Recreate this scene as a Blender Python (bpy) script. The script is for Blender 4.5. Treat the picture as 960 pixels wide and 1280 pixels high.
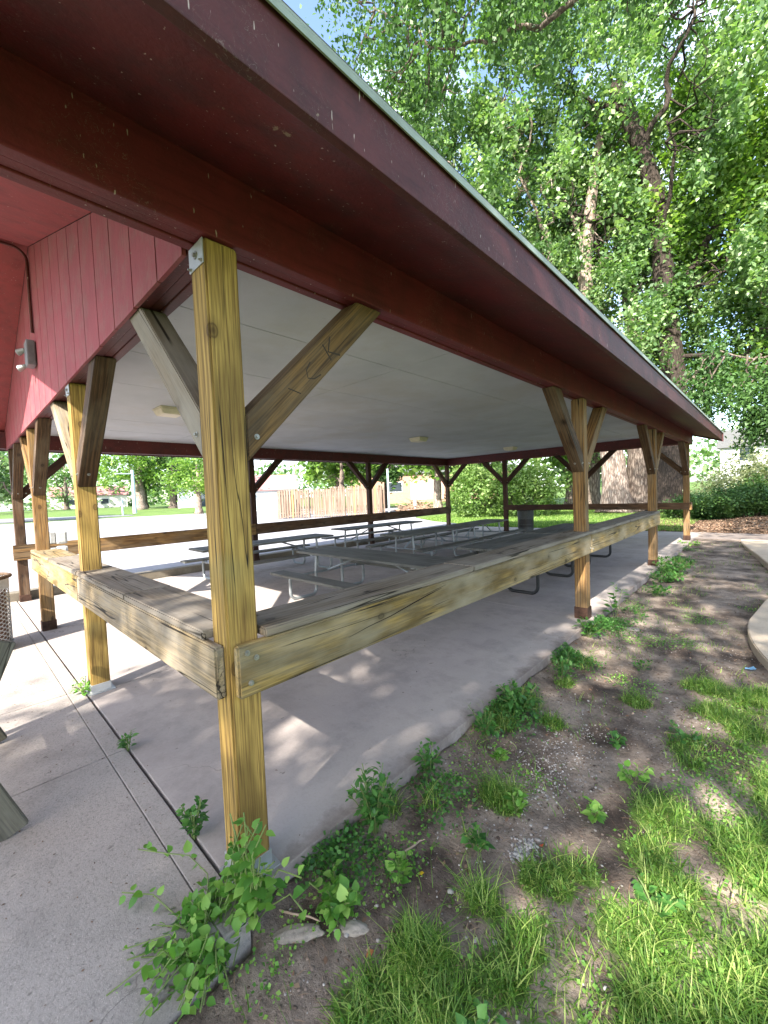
import bpy, bmesh, math, random
import numpy as np
from mathutils import Vector, Matrix, noise
R = math.radians
rnd = random.Random(7)
rng = np.random.default_rng(11)
for o in list(bpy.data.objects):
    bpy.data.objects.remove(o)
SC = bpy.context.scene
COL = SC.collection

# ------------------------------------------------------------------ camera
CAMP = Vector((1.6262, -0.7496, 1.6375))
yaw, pitch, roll, fpx = -0.7576, 0.0441, -0.0415, 511.47
fw = Vector((math.sin(yaw) * math.cos(pitch), math.cos(yaw) * math.cos(pitch), -math.sin(pitch)))
rt = Vector((math.cos(yaw), -math.sin(yaw), 0)); up = rt.cross(fw)
r2 = rt * math.cos(roll) + up * math.sin(roll); u2 = -rt * math.sin(roll) + up * math.cos(roll)
cd = bpy.data.cameras.new('camera'); cam = bpy.data.objects.new('camera', cd); COL.objects.link(cam)
M = Matrix((r2, u2, -fw)).transposed().to_4x4(); M.translation = CAMP
cam.matrix_world = M
cd.sensor_fit = 'HORIZONTAL'; cd.sensor_width = 36; cd.lens = 36 * fpx / 960
cd.clip_start = 0.05; cd.clip_end = 1500
SC.camera = cam
# ------------------------------------------------------------------ sky, sun, exposure
SUN_H = Vector((0.29, -0.957, 0)).normalized(); SUN_EL = R(39)
W = bpy.data.worlds.new('World'); SC.world = W; W.use_nodes = True
wn = W.node_tree
sky = wn.nodes.new('ShaderNodeTexSky'); sky.sky_type = 'NISHITA'; sky.sun_disc = False
sky.sun_elevation = SUN_EL; sky.sun_rotation = math.atan2(SUN_H.x, SUN_H.y)
sky.air_density = 1.0; sky.dust_density = 1.5
tc = wn.nodes.new('ShaderNodeTexCoord'); cn = wn.nodes.new('ShaderNodeTexNoise')
cn.inputs['Scale'].default_value = 3.0; cn.inputs['Detail'].default_value = 6
cr = wn.nodes.new('ShaderNodeValToRGB'); cr.color_ramp.elements[0].position = .5; cr.color_ramp.elements[1].position = .72
mx = wn.nodes.new('ShaderNodeMix'); mx.data_type = 'RGBA'; mx.inputs[7].default_value = (7.5, 8, 8.8, 1)
wn.links.new(tc.outputs['Generated'], cn.inputs['Vector']); wn.links.new(cn.outputs['Fac'], cr.inputs['Fac'])
wn.links.new(cr.outputs['Color'], mx.inputs[0]); wn.links.new(sky.outputs['Color'], mx.inputs[6])
bg = wn.nodes['Background']; wn.links.new(mx.outputs[2], bg.inputs['Color']); bg.inputs['Strength'].default_value = 0.15
sl = bpy.data.lights.new('sun', 'SUN'); sl.energy = 4.9; sl.angle = R(0.55); sl.color = (1, .94, .84)
so = bpy.data.objects.new('sun', sl); COL.objects.link(so)
sd = Vector((SUN_H.x * math.cos(SUN_EL), SUN_H.y * math.cos(SUN_EL), math.sin(SUN_EL)))
so.rotation_euler = sd.to_track_quat('Z', 'Y').to_euler(); so.location = (6, -18, 16)
SC.view_settings.view_transform = 'Standard'; SC.view_settings.look = 'None'
SC.view_settings.exposure = 2.0; SC.view_settings.gamma = 1
SC.render.engine = 'CYCLES'
SC.cycles.max_bounces = 7; SC.cycles.diffuse_bounces = 4; SC.cycles.transparent_max_bounces = 4

# ------------------------------------------------------------------ helpers
def tag(o, label=None, cat=None, group=None, kind=None):
    if label: o['label'] = label
    if cat: o['category'] = cat
    if group: o['group'] = group
    if kind: o['kind'] = kind
    return o
def empty(name, loc=(0, 0, 0), rz=0):
    o = bpy.data.objects.new(name, None); o.location = loc; o.rotation_euler = (0, 0, rz)
    o.empty_display_size = .1; COL.objects.link(o); return o
def link(name, me, mat, parent=None, loc=(0, 0, 0), rot=None):
    o = bpy.data.objects.new(name, me); COL.objects.link(o)
    if mat and not me.materials: me.materials.append(mat)
    if parent: o.parent = parent
    o.location = loc
    if rot is not None: o.rotation_euler = rot
    return o
def bm_obj(name, bm, mat, parent=None, loc=(0, 0, 0), rot=None, smooth=False):
    me = bpy.data.meshes.new(name); bm.to_mesh(me); bm.free()
    if smooth: me.polygons.foreach_set('use_smooth', [True] * len(me.polygons))
    return link(name, me, mat, parent, loc, rot)
def np_mesh(name, V, F, attr=None, smooth=False):
    V = np.asarray(V, np.float32); F = np.asarray(F, np.int32); k = F.shape[1]
    me = bpy.data.meshes.new(name)
    me.vertices.add(len(V)); me.vertices.foreach_set('co', V.ravel())
    me.loops.add(F.size); me.loops.foreach_set('vertex_index', F.ravel())
    me.polygons.add(len(F)); me.polygons.foreach_set('loop_start', np.arange(0, F.size, k, dtype=np.int32))
    me.polygons.foreach_set('loop_total', np.full(len(F), k, np.int32))
    if smooth: me.polygons.foreach_set('use_smooth', np.ones(len(F), bool))
    if attr is not None:
        a = me.attributes.new('var', 'FLOAT', 'FACE'); a.data.foreach_set('value', np.asarray(attr, np.float32))
    me.update(calc_edges=True); me.validate(); return me
def add_box(bm, lo, hi, bev=0.0, rot=None):
    lo = Vector(lo); hi = Vector(hi); c = (lo + hi) / 2; s = hi - lo
    m = Matrix.Translation(c)
    if rot is not None: m = m @ rot
    m = m @ Matrix.Diagonal((s.x, s.y, s.z, 1))
    r = bmesh.ops.create_cube(bm, size=1, matrix=m)
    if bev:
        es = list({e for v in r['verts'] for e in v.link_edges})
        bmesh.ops.bevel(bm, geom=es, offset=bev, segments=2, affect='EDGES', profile=.6)
def add_cyl(bm, p0, p1, r0, r1=None, seg=16, cap=True):
    p0 = Vector(p0); p1 = Vector(p1); r1 = r0 if r1 is None else r1; d = p1 - p0
    q = d.to_track_quat('Z', 'Y').to_matrix().to_4x4(); q.translation = (p0 + p1) / 2
    bmesh.ops.create_cone(bm, cap_ends=cap, segments=seg, radius1=r0, radius2=r1, depth=d.length, matrix=q)
def add_tube(bm, pts, rad, seg=8, cap=True):
    pts = [Vector(p) for p in pts]; n = len(pts)
    rad = rad if isinstance(rad, (list, tuple)) else [rad] * n
    rings = []; ref = None
    for i, p in enumerate(pts):
        t = (pts[min(i + 1, n - 1)] - pts[max(i - 1, 0)]).normalized()
        if ref is None: ref = t.orthogonal().normalized()
        ref = (ref - t * ref.dot(t)).normalized(); b = t.cross(ref)
        rings.append([bm.verts.new(p + (ref * math.cos(a) + b * math.sin(a)) * rad[i]) for a in [2 * math.pi * k / seg for k in range(seg)]])
    for i in range(n - 1):
        for k in range(seg):
            bm.faces.new((rings[i][k], rings[i][(k + 1) % seg], rings[i + 1][(k + 1) % seg], rings[i + 1][k]))
    if cap:
        bm.faces.new(rings[0][::-1]); bm.faces.new(rings[-1])
def arc(c, r, a0, a1, n, ax1, ax2):
    c = Vector(c); ax1 = Vector(ax1); ax2 = Vector(ax2)
    return [c + ax1 * (r * math.cos(R(a0 + (a1 - a0) * i / n))) + ax2 * (r * math.sin(R(a0 + (a1 - a0) * i / n))) for i in range(n + 1)]
def fb(x, y, z=0.0, s=1.0): return noise.noise(Vector((x * s, y * s, z)))

# ------------------------------------------------------------------ materials
def mat_new(name, rough=.8):
    m = bpy.data.materials.new(name); m.use_nodes = True
    nt = m.node_tree; b = nt.nodes['Principled BSDF']; b.inputs['Roughness'].default_value = rough
    b.inputs['Specular IOR Level'].default_value = .3
    return m, nt, b
def N(nt, t, **kw):
    n = nt.nodes.new(t)
    for k, v in kw.items():
        if k in n.inputs: n.inputs[k].default_value = v
        else: setattr(n, k, v)
    return n
def ramp(nt, src, stops):
    r = nt.nodes.new('ShaderNodeValToRGB'); e = r.color_ramp.elements
    while len(e) < len(stops): e.new(.5)
    for i, (p, c) in enumerate(stops):
        e[i].position = p; e[i].color = (c, c, c, 1) if isinstance(c, (int, float)) else (*c, 1)
    nt.links.new(src, r.inputs['Fac']); return r.outputs['Color']
def mixc(nt, fac, a, b, mode='MIX'):
    m = nt.nodes.new('ShaderNodeMix'); m.data_type = 'RGBA'; m.blend_type = mode
    for i, v in ((0, fac), (6, a), (7, b)):
        if hasattr(v, 'is_linked') or hasattr(v, 'links'): nt.links.new(v, m.inputs[i])
        elif i == 0: m.inputs[0].default_value = v
        else: m.inputs[i].default_value = (*v, 1)
    return m.outputs[2]
def coords(nt, scale=(1, 1, 1), rand=False, world=False):
    if world:
        g = nt.nodes.new('ShaderNodeNewGeometry').outputs['Position']
    else: g = nt.nodes.new('ShaderNodeTexCoord').outputs['Object']
    if rand:
        oi = nt.nodes.new('ShaderNodeObjectInfo'); ml = N(nt, 'ShaderNodeMath', operation='MULTIPLY'); ml.inputs[1].default_value = 37.0
        nt.links.new(oi.outputs['Random'], ml.inputs[0])
        ad = N(nt, 'ShaderNodeVectorMath', operation='ADD'); nt.links.new(g, ad.inputs[0]); nt.links.new(ml.outputs[0], ad.inputs[1]); g = ad.outputs[0]
    mp = nt.nodes.new('ShaderNodeMapping'); mp.inputs['Scale'].default_value = scale; nt.links.new(g, mp.inputs['Vector'])
    return mp.outputs['Vector']
def noise_t(nt, vec, scale, detail=4, rough=.55, dist=0):
    n = N(nt, 'ShaderNodeTexNoise', Scale=scale, Detail=detail, Roughness=rough, Distortion=dist)
    nt.links.new(vec, n.inputs['Vector']); return n.outputs['Fac']
def bump(nt, b, h, strength=.3, dist=.01):
    n = N(nt, 'ShaderNodeBump', Strength=strength, Distance=dist); nt.links.new(h, n.inputs['Height'])
    nt.links.new(n.outputs['Normal'], b.inputs['Normal'])

def wood(name, c1, c2, cdark, crack=.5, gray=None, grayamt=0.0, rough=.75, knots=True, stain=None):
    m, nt, b = mat_new(name, rough)
    v = coords(nt, (1, 1, 1), rand=True)
    vs = N(nt, 'ShaderNodeMapping'); vs.inputs['Scale'].default_value = (1.1, 14, 14); nt.links.new(v, vs.inputs['Vector'])
    g = noise_t(nt, vs.outputs[0], 1.6, 5, .6, 1.2)
    vf = N(nt, 'ShaderNodeMapping'); vf.inputs['Scale'].default_value = (3, 120, 120); nt.links.new(v, vf.inputs['Vector'])
    gf = noise_t(nt, vf.outputs[0], 1.0, 3, .6)
    # growth rings
    wv = N(nt, 'ShaderNodeTexWave', wave_type='BANDS', bands_direction='Y', Scale=9.0, Distortion=7.0, Detail=2.0); wv.inputs['Detail Scale'].default_value = .6
    vw = N(nt, 'ShaderNodeMapping'); vw.inputs['Scale'].default_value = (.22, 1, 1); nt.links.new(v, vw.inputs['Vector']); nt.links.new(vw.outputs[0], wv.inputs['Vector'])
    col = mixc(nt, ramp(nt, g, [(.3, 0), (.7, 1)]), c1, c2)
    rings = ramp(nt, wv.outputs['Fac'], [(.45, 0), (.95, .8)])
    col = mixc(nt, rings, col, tuple(x * .55 for x in c2))
    col = mixc(nt, ramp(nt, gf, [(.36, .75), (.56, 0)]), col, cdark)
    if gray:
        vg = N(nt, 'ShaderNodeMapping'); vg.inputs['Scale'].default_value = (1.2, 4, 4); nt.links.new(v, vg.inputs['Vector'])
        gg = noise_t(nt, vg.outputs[0], 1.5, 6, .6)
        col = mixc(nt, ramp(nt, gg, [(.5 - .35 * grayamt, 0), (.95 - .45 * grayamt, 1)]), col, gray)
    if stain:
        sg = noise_t(nt, v, 1.1, 3)
        col = mixc(nt, ramp(nt, sg, [(.55, 0), (.68, .6)]), col, stain)
    if knots:
        vk = N(nt, 'ShaderNodeMapping'); vk.inputs['Scale'].default_value = (3.4, 5.2, 5.2); nt.links.new(v, vk.inputs['Vector'])
        vo = N(nt, 'ShaderNodeTexVoronoi', Scale=1.0, Randomness=1.0); nt.links.new(vk.outputs[0], vo.inputs['Vector'])
        col = mixc(nt, ramp(nt, vo.outputs['Distance'], [(.05, .95), (.085, .55), (.11, .8), (.13, .25), (.24, 0)]), col, tuple(x * .6 for x in cdark))
    vc = N(nt, 'ShaderNodeMapping'); vc.inputs['Scale'].default_value = (.55, 16, 16); nt.links.new(v, vc.inputs['Vector'])
    ck = noise_t(nt, vc.outputs[0], .9, 2, .4, .4)
    ckm = ramp(nt, ck, [(.484, 0), (.494, crack), (.506, crack), (.516, 0)])
    msk = ramp(nt, noise_t(nt, v, 1.3, 1), [(.44, 0), (.50, 1)])
    ckm = mixc(nt, 1.0, ckm, msk, 'MULTIPLY')
    col = mixc(nt, ckm, col, (.012, .008, .005))
    nt.links.new(col, b.inputs['Base Color'])
    h = mixc(nt, .5, gf, g)
    h2 = mixc(nt, ckm, h, (0, 0, 0))
    bump(nt, b, h2, .45, .006)
    return m

M_YEL = wood('treated_yellow_pine', (.42, .28, .08), (.27, .17, .045), (.085, .04, .012), crack=1.0, stain=(.17, .17, .08))
M_TAN = wood('aged_tan_timber', (.33, .19, .065), (.19, .10, .035), (.05, .025, .012), crack=1.0, gray=(.20, .155, .10), grayamt=.2)
M_BRN = wood('brown_timber', (.13, .068, .032), (.075, .038, .018), (.022, .012, .007), crack=.9, gray=(.16, .125, .09), grayamt=.1)
M_DRK = wood('dark_stained_timber', (.075, .032, .018), (.05, .02, .012), (.018, .008, .006), crack=.6)
M_GRY = wood('weathered_grey_timber', (.34, .25, .13), (.20, .145, .08), (.05, .033, .02), crack=1.0, gray=(.27, .24, .20), grayamt=.4)
M_CTR = wood('worn_counter_timber', (.20, .15, .10), (.145, .11, .075), (.05, .035, .025), crack=1.0, gray=(.22, .195, .165), grayamt=.6)
M_BRC = wood('ochre_brown_timber', (.19, .105, .035), (.09, .05, .02), (.025, .014, .008), crack=1.0, gray=(.15, .11, .07), grayamt=.2)
M_RAIL = wood('mossy_rail_timber', (.34, .23, .07), (.17, .11, .035), (.07, .05, .02), crack=1.0, gray=(.27, .235, .17), grayamt=.35)
M_TBL = wood('grey_table_plank', (.12, .117, .10), (.09, .088, .078), (.06, .058, .05), crack=.4, gray=(.15, .15, .14), grayamt=.5, knots=False)
M_GRN = wood('greenish_grey_plank', (.13, .12, .085), (.1, .092, .065), (.04, .035, .025), crack=.8, gray=(.2, .19, .16), grayamt=.35)
m, nt, b = mat_new('weathered_fence_board', .85); v = coords(nt, (7, 7, .35)); n1 = noise_t(nt, v, 1.4, 4, .7)
nt.links.new(ramp(nt, n1, [(.3, (.085, .055, .04)), (.5, (.19, .135, .10)), (.7, (.27, .225, .19))]), b.inputs['Base Color']); M_FENCE = m

def paint(name, c, c2, speck=(.5, .42, .38), amt=.6, rough=.55, grime=(.03, .015, .018), web=True, grain=(1, 1, 1)):
    m, nt, b = mat_new(name, rough)
    v = coords(nt, world=True)
    n1 = noise_t(nt, v, 1.7, 8, .7)
    col = mixc(nt, ramp(nt, n1, [(.3, 0), (.7, 1)]), c, c2)
    n2 = noise_t(nt, v, 4, 7, .75)
    col = mixc(nt, ramp(nt, n2, [(.46, 0), (.62, .45), (.8, .75)]), col, grime)
    ng = noise_t(nt, coords(nt, grain, world=True), 6, 5, .65)
    col = mixc(nt, ramp(nt, ng, [(.3, .45), (.5, 0), (.62, 0), (.8, .3)]), col, tuple(min(1, x * .45) for x in c2))
    n3 = noise_t(nt, coords(nt, (1, 1, .22), world=True), 60, 2, .5)
    col = mixc(nt, ramp(nt, n3, [(.725, 0), (.745, amt)]), col, speck)
    n6 = noise_t(nt, v, 9, 5, .7)
    col = mixc(nt, ramp(nt, n6, [(.69, 0), (.71, amt * .9)]), col, (.30, .24, .17))
    if web:
        n4 = noise_t(nt, v, 14, 2, .5, 3)
        n5 = noise_t(nt, v, 2.3, 2)
        f = mixc(nt, 1.0, ramp(nt, n4, [(.492, 0), (.5, .4), (.508, 0)]), ramp(nt, n5, [(.5, 0), (.6, 1)]), 'MULTIPLY')
        col = mixc(nt, f, col, (.3, .25, .22))
    nt.links.new(col, b.inputs['Base Color'])
    bump(nt, b, mixc(nt, .5, mixc(nt, .5, n2, ng), noise_t(nt, v, 60, 4)), .5, .006)
    return m
M_SOF = paint('dark_red_soffit_paint', (.12, .014, .016), (.08, .011, .016))
M_FAS = paint('maroon_fascia_paint', (.10, .026, .028), (.07, .020, .023), amt=.8, grain=(6, .5, 6))
M_BEAM = paint('red_beam_paint', (.17, .020, .026), (.115, .015, .022), grime=(.06, .014, .016), grain=(6, .4, 6))
M_BEAMD = paint('deep_red_beam_paint', (.12, .022, .022), (.085, .018, .018), web=False, grain=(.4, 6, 6))
M_SID = paint('faded_red_siding_paint', (.30, .062, .078), (.22, .048, .06), grime=(.23, .12, .11), rough=.75, web=False, grain=(16, 16, .35), speck=(.12, .03, .03))
M_PINK = paint('faded_red_soffit_paint', (.30, .052, .056), (.24, .042, .046), grime=(.17, .05, .05), rough=.7, web=False)

def simple(name, c, rough=.6, metal=0.0, var=.25, scale=8, bmp=.15):
    m, nt, b = mat_new(name, rough); b.inputs['Metallic'].default_value = metal
    v = coords(nt, world=False, rand=True); n1 = noise_t(nt, v, scale, 6, .65)
    col = mixc(nt, ramp(nt, n1, [(.3, 0), (.7, 1)]), tuple(x * (1 - var) for x in c), tuple(min(1, x * (1 + var)) for x in c))
    nt.links.new(col, b.inputs['Base Color'])
    if bmp: bump(nt, b, n1, bmp, .004)
    return m
M_NEWB = simple('new_fence_board', (.36, .23, .09), .8, 0, .1, 2)
M_GALV = simple('galvanised_steel', (.42, .43, .44), .45, .6, .15)
M_TUBE = simple('grey_painted_tube', (.24, .26, .27), .45, .5, .15)
M_CTUBE = simple('dull_cast_metal', (.28, .28, .28), .5, .3, .2)
M_TUBEB = simple('black_painted_tube', (.03, .032, .035), .4, .2, .2)
M_RUST = simple('rusted_dark_steel', (.06, .032, .022), .8, .3, .5, 20)
M_BOLT = simple('bolt_steel', (.3, .29, .27), .45, .7, .2)
M_DRIP = simple('pale_drip_edge_metal', (.33, .37, .33), .5, .2, .25, 3)
M_SHNG = simple('grey_shingles', (.10, .10, .095), .9, 0, .4, 12)
M_WHITE = simple('white_plastic', (.78, .78, .75), .4, 0, .05)
M_BEIGE = simple('beige_lamp_plastic', (.62, .56, .42), .5, 0, .1)
M_BLACK = simple('black_plastic', (.015, .015, .016), .35, 0, .2)
M_CAN = simple('dark_grey_can', (.055, .06, .06), .6, .2, .3, 25)
M_WIN = simple('dark_window', (.03, .04, .05), .15, 0, .2)
M_HWHITE = simple('white_house_siding', (.58, .59, .61), .7, 0, .06)
M_HDARK = simple('slate_house_siding', (.10, .12, .14), .8, 0, .1)
M_BRICK = simple('orange_brick', (.33, .20, .145), .9, 0, .18, 5)
M_ROOFR = simple('faded_red_roof', (.34, .16, .15), .8, 0, .15, 5)
M_POLE = simple('pale_steel_pole', (.42, .52, .55), .5, .3, .1)
M_ROADC = simple('pale_road_asphalt', (.2, .2, .215), .9, 0, .1, 1)

# ceiling: off-white board, faint grime and sheet seams
m, nt, b = mat_new('ceiling_board_paint', .8)
v = coords(nt, world=True)
n1 = noise_t(nt, v, 1.2, 6, .6); col = mixc(nt, ramp(nt, n1, [(.3, 0), (.75, 1)]), (.50, .515, .55), (.39, .405, .435))
n2 = noise_t(nt, coords(nt, (1, .25, 1), world=True), 30, 3); col = mixc(nt, ramp(nt, n2, [(.70, 0), (.76, .35)]), col, (.3, .29, .27))
n3 = noise_t(nt, v, .7, 7, .7); col = mixc(nt, ramp(nt, n3, [(.5, 0), (.6, .3), (.75, .5)]), col, (.40, .37, .32))
sx = nt.nodes.new('ShaderNodeSeparateXYZ'); nt.links.new(coords(nt, (1 / 1.1165, 1 / .305, 1), world=True), sx.inputs[0])
nt.links.new(col, b.inputs['Base Color']); bump(nt, b, noise_t(nt, v, 40, 4), .3, .004); M_CEIL = m

def concrete(name, c1, c2, dark, scale=1.0, pit=.5, rough=.9, agg=60, dirty_edge=False):
    m, nt, b = mat_new(name, rough); v = coords(nt, world=True)
    n1 = noise_t(nt, v, .8 * scale, 6, .65); col = mixc(nt, ramp(nt, n1, [(.3, 0), (.7, 1)]), c1, c2)
    n2 = noise_t(nt, v, agg, 3, .7); col = mixc(nt, ramp(nt, n2, [(.3, .35 * pit), (.5, 0)]), col, dark)
    n3 = noise_t(nt, v, agg * 2.6, 2, .7); col = mixc(nt, ramp(nt, n3, [(.60, 0), (.75, .5 * pit)]), col, tuple(min(1, x * 1.5) for x in c1))
    n4 = noise_t(nt, v, 3.2, 5, .7); col = mixc(nt, ramp(nt, n4, [(.55, 0), (.75, .5)]), col, tuple(x * .72 for x in c2))
    sp = noise_t(nt, coords(nt, (1, .5, 1), world=True), 17, 2, .5); col = mixc(nt, ramp(nt, sp, [(.735, 0), (.76, .7)]), col, dark)
    vcr = N(nt, 'ShaderNodeTexVoronoi', feature='DISTANCE_TO_EDGE', Scale=.42); dv = N(nt, 'ShaderNodeVectorMath', operation='ADD'); nz_ = N(nt, 'ShaderNodeTexNoise', Scale=2.5, Detail=5.0); nt.links.new(v, nz_.inputs['Vector']); nt.links.new(v, dv.inputs[0]); nt.links.new(nz_.outputs['Color'], dv.inputs[1]); nt.links.new(dv.outputs[0], vcr.inputs['Vector'])
    ckk = mixc(nt, 1.0, ramp(nt, vcr.outputs['Distance'], [(.0, .75), (.0035, 0)]), ramp(nt, noise_t(nt, v, .5, 2), [(.52, 0), (.56, 1)]), 'MULTIPLY')
    col = mixc(nt, ckk, col, dark)
    stn = noise_t(nt, v, 1.3, 8, .78); col = mixc(nt, ramp(nt, stn, [(.50, 0), (.58, .25), (.7, .5)]), col, tuple(x * .62 for x in c2))
    if dirty_edge:   # soil washed over the rim next to the bare ground
        sx = nt.nodes.new('ShaderNodeSeparateXYZ'); nt.links.new(nt.nodes.new('ShaderNodeNewGeometry').outputs['Position'], sx.inputs[0])
        mm = N(nt, 'ShaderNodeMath', operation='MULTIPLY_ADD'); nt.links.new(noise_t(nt, v, 3.5, 6, .7), mm.inputs[0]); mm.inputs[1].default_value = .55; nt.links.new(sx.outputs[0], mm.inputs[2])
        col = mixc(nt, ramp(nt, mm.outputs[0], [(.22, 0), (.36, .75)]), col, (.13, .10, .085))
        st = noise_t(nt, v, 1.9, 7, .75); col = mixc(nt, ramp(nt, st, [(.5, 0), (.62, .35), (.7, .55)]), col, (.24, .205, .19))
    nt.links.new(col, b.inputs['Base Color']); bump(nt, b, mixc(nt, .5, n2, n3), .35 * pit, .006); return m
M_SLAB = concrete('smooth_slab_concrete', (.40, .345, .315), (.30, .265, .25), (.16, .13, .12), pit=.45, dirty_edge=True)
M_WALK = concrete('rough_sidewalk_concrete', (.37, .325, .295), (.26, .235, .215), (.09, .08, .07), pit=1.35, agg=70)
M_EDGE = concrete('tan_path_concrete', (.5, .41, .31), (.42, .34, .26), (.2, .15, .1), pit=.7)
M_LOT = concrete('pale_lot_asphalt', (.30, .29, .31), (.24, .235, .25), (.3, .29, .29), pit=.5, scale=.5, agg=30)
M_KERB = concrete('stained_shaded_kerb_concrete', (.22, .19, .15), (.11, .095, .07), (.05, .045, .03), pit=1.0)  # brown stain, with the kerb's shaded side also painted in as darker colour

# ground: dirt <-> lawn by the 'grass' attribute
m, nt, b = mat_new('soil_and_lawn', .95); v = coords(nt, world=True)
n1 = noise_t(nt, v, 2.2, 7, .65); dirt = mixc(nt, ramp(nt, n1, [(.38, 0), (.5, .45), (.62, 1)]), (.06, .043, .034), (.32, .255, .205))
n2 = noise_t(nt, v, 55, 4, .75); dirt = mixc(nt, ramp(nt, n2, [(.3, .6), (.5, 0)]), dirt, (.03, .022, .018))
n3 = noise_t(nt, v, 95, 2, .6); dirt = mixc(nt, ramp(nt, n3, [(.66, 0), (.74, .55)]), dirt, (.42, .37, .32))
n4 = noise_t(nt, v, .5, 5); gr = mixc(nt, ramp(nt, n4, [(.3, 0), (.7, 1)]), (.085, .155, .03), (.13, .20, .045))
n5 = noise_t(nt, v, 18, 5, .8); gr = mixc(nt, ramp(nt, n5, [(.35, .6), (.6, 0)]), gr, (.05, .075, .02))
at = N(nt, 'ShaderNodeAttribute', attribute_name='grass')
nm = noise_t(nt, v, 6, 5, .7)
ad = N(nt, 'ShaderNodeMath', operation='MULTIPLY_ADD'); nt.links.new(nm, ad.inputs[0]); ad.inputs[1].default_value = .9; nt.links.new(at.outputs['Fac'], ad.inputs[2])
col = mixc(nt, ramp(nt, ad.outputs[0], [(.75, 0), (1.05, 1)]), dirt, gr)
nt.links.new(col, b.inputs['Base Color']); bump(nt, b, mixc(nt, .5, n2, n1), .8, .03); M_GND = m

def leafmat(name, c1, c2, c3, trans=.35, rough=.5, spec=.35):
    m, nt, b = mat_new(name, rough); b.inputs['Specular IOR Level'].default_value = spec
    at = N(nt, 'ShaderNodeAttribute', attribute_name='var')
    col = ramp(nt, at.outputs['Fac'], [(0, c1), (.5, c2), (1, c3)])
    nt.links.new(col, b.inputs['Base Color'])
    tr = N(nt, 'ShaderNodeBsdfTranslucent'); tcx = mixc(nt, 1.0, col, (1.3, 1.5, .6), 'MULTIPLY'); nt.links.new(tcx, tr.inputs['Color'])
    ms = N(nt, 'ShaderNodeMixShader'); ms.inputs[0].default_value = trans
    nt.links.new(b.outputs[0], ms.inputs[1]); nt.links.new(tr.outputs[0], ms.inputs[2])
    nt.links.new(ms.outputs[0], nt.nodes['Material Output'].inputs['Surface']); return m
L_MAPLE = leafmat('silver_maple_leaves', (.035, .085, .028), (.12, .215, .075), (.36, .46, .24), .35, .42, .5)  # palest stop puts bright canopy highlights into the leaf colour
L_YEL = leafmat('bright_maple_leaves', (.05, .12, .02), (.12, .22, .04), (.26, .36, .09), .42)
L_DARK = leafmat('dark_hanging_leaves', (.03, .075, .022), (.055, .12, .03), (.10, .19, .05), .3)
L_SHRUB = leafmat('shrub_leaves', (.07, .14, .03), (.14, .23, .06), (.26, .34, .12), .35)
L_JUN = leafmat('low_evergreen_foliage', (.03, .08, .025), (.06, .13, .035), (.12, .2, .05), .2)
L_WEED = leafmat('weed_leaves', (.035, .11, .025), (.06, .17, .035), (.10, .23, .05), .3)
L_VINE = leafmat('vine_leaves', (.06, .17, .03), (.13, .29, .045), (.26, .42, .10), .35)
L_GRASS = leafmat('grass_blades', (.06, .13, .02), (.13, .25, .035), (.38, .45, .14), .4)
L_LITTER = leafmat('dry_leaf_litter', (.06, .035, .022), (.17, .10, .065), (.36, .25, .17), .05, .9)
L_STONE = leafmat('pale_pebbles', (.16, .14, .13), (.30, .27, .25), (.48, .45, .42), 0.0, .85)
def bark(name, c1, c2, sc=1.0):
    m, nt, b = mat_new(name, .95); v = coords(nt, (9 * sc, 9 * sc, 1.6 * sc), world=True)
    vo = N(nt, 'ShaderNodeTexVoronoi', Scale=1.0, feature='DISTANCE_TO_EDGE'); 
    nn = noise_t(nt, v, 1.2, 5, .7, .5)
    av = N(nt, 'ShaderNodeVectorMath', operation='ADD'); nt.links.new(v, av.inputs[0]); nt.links.new(nn, av.inputs[1]); nt.links.new(av.outputs[0], vo.inputs['Vector'])
    col = mixc(nt, ramp(nt, vo.outputs['Distance'], [(0, 0), (.25, 1)]), c2, c1)
    col = mixc(nt, ramp(nt, nn, [(.35, .5), (.6, 0)]), col, c2)
    nt.links.new(col, b.inputs['Base Color']); bump(nt, b, vo.outputs['Distance'], 1.0, .06); return m
B_PALE = bark('pale_furrowed_bark', (.40, .33, .28), (.14, .10, .08))
B_GREY = bark('grey_brown_bark', (.24, .195, .16), (.07, .05, .04))
B_DARK = bark('dark_bark', (.07, .052, .042), (.02, .015, .012), 1.5)

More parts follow.
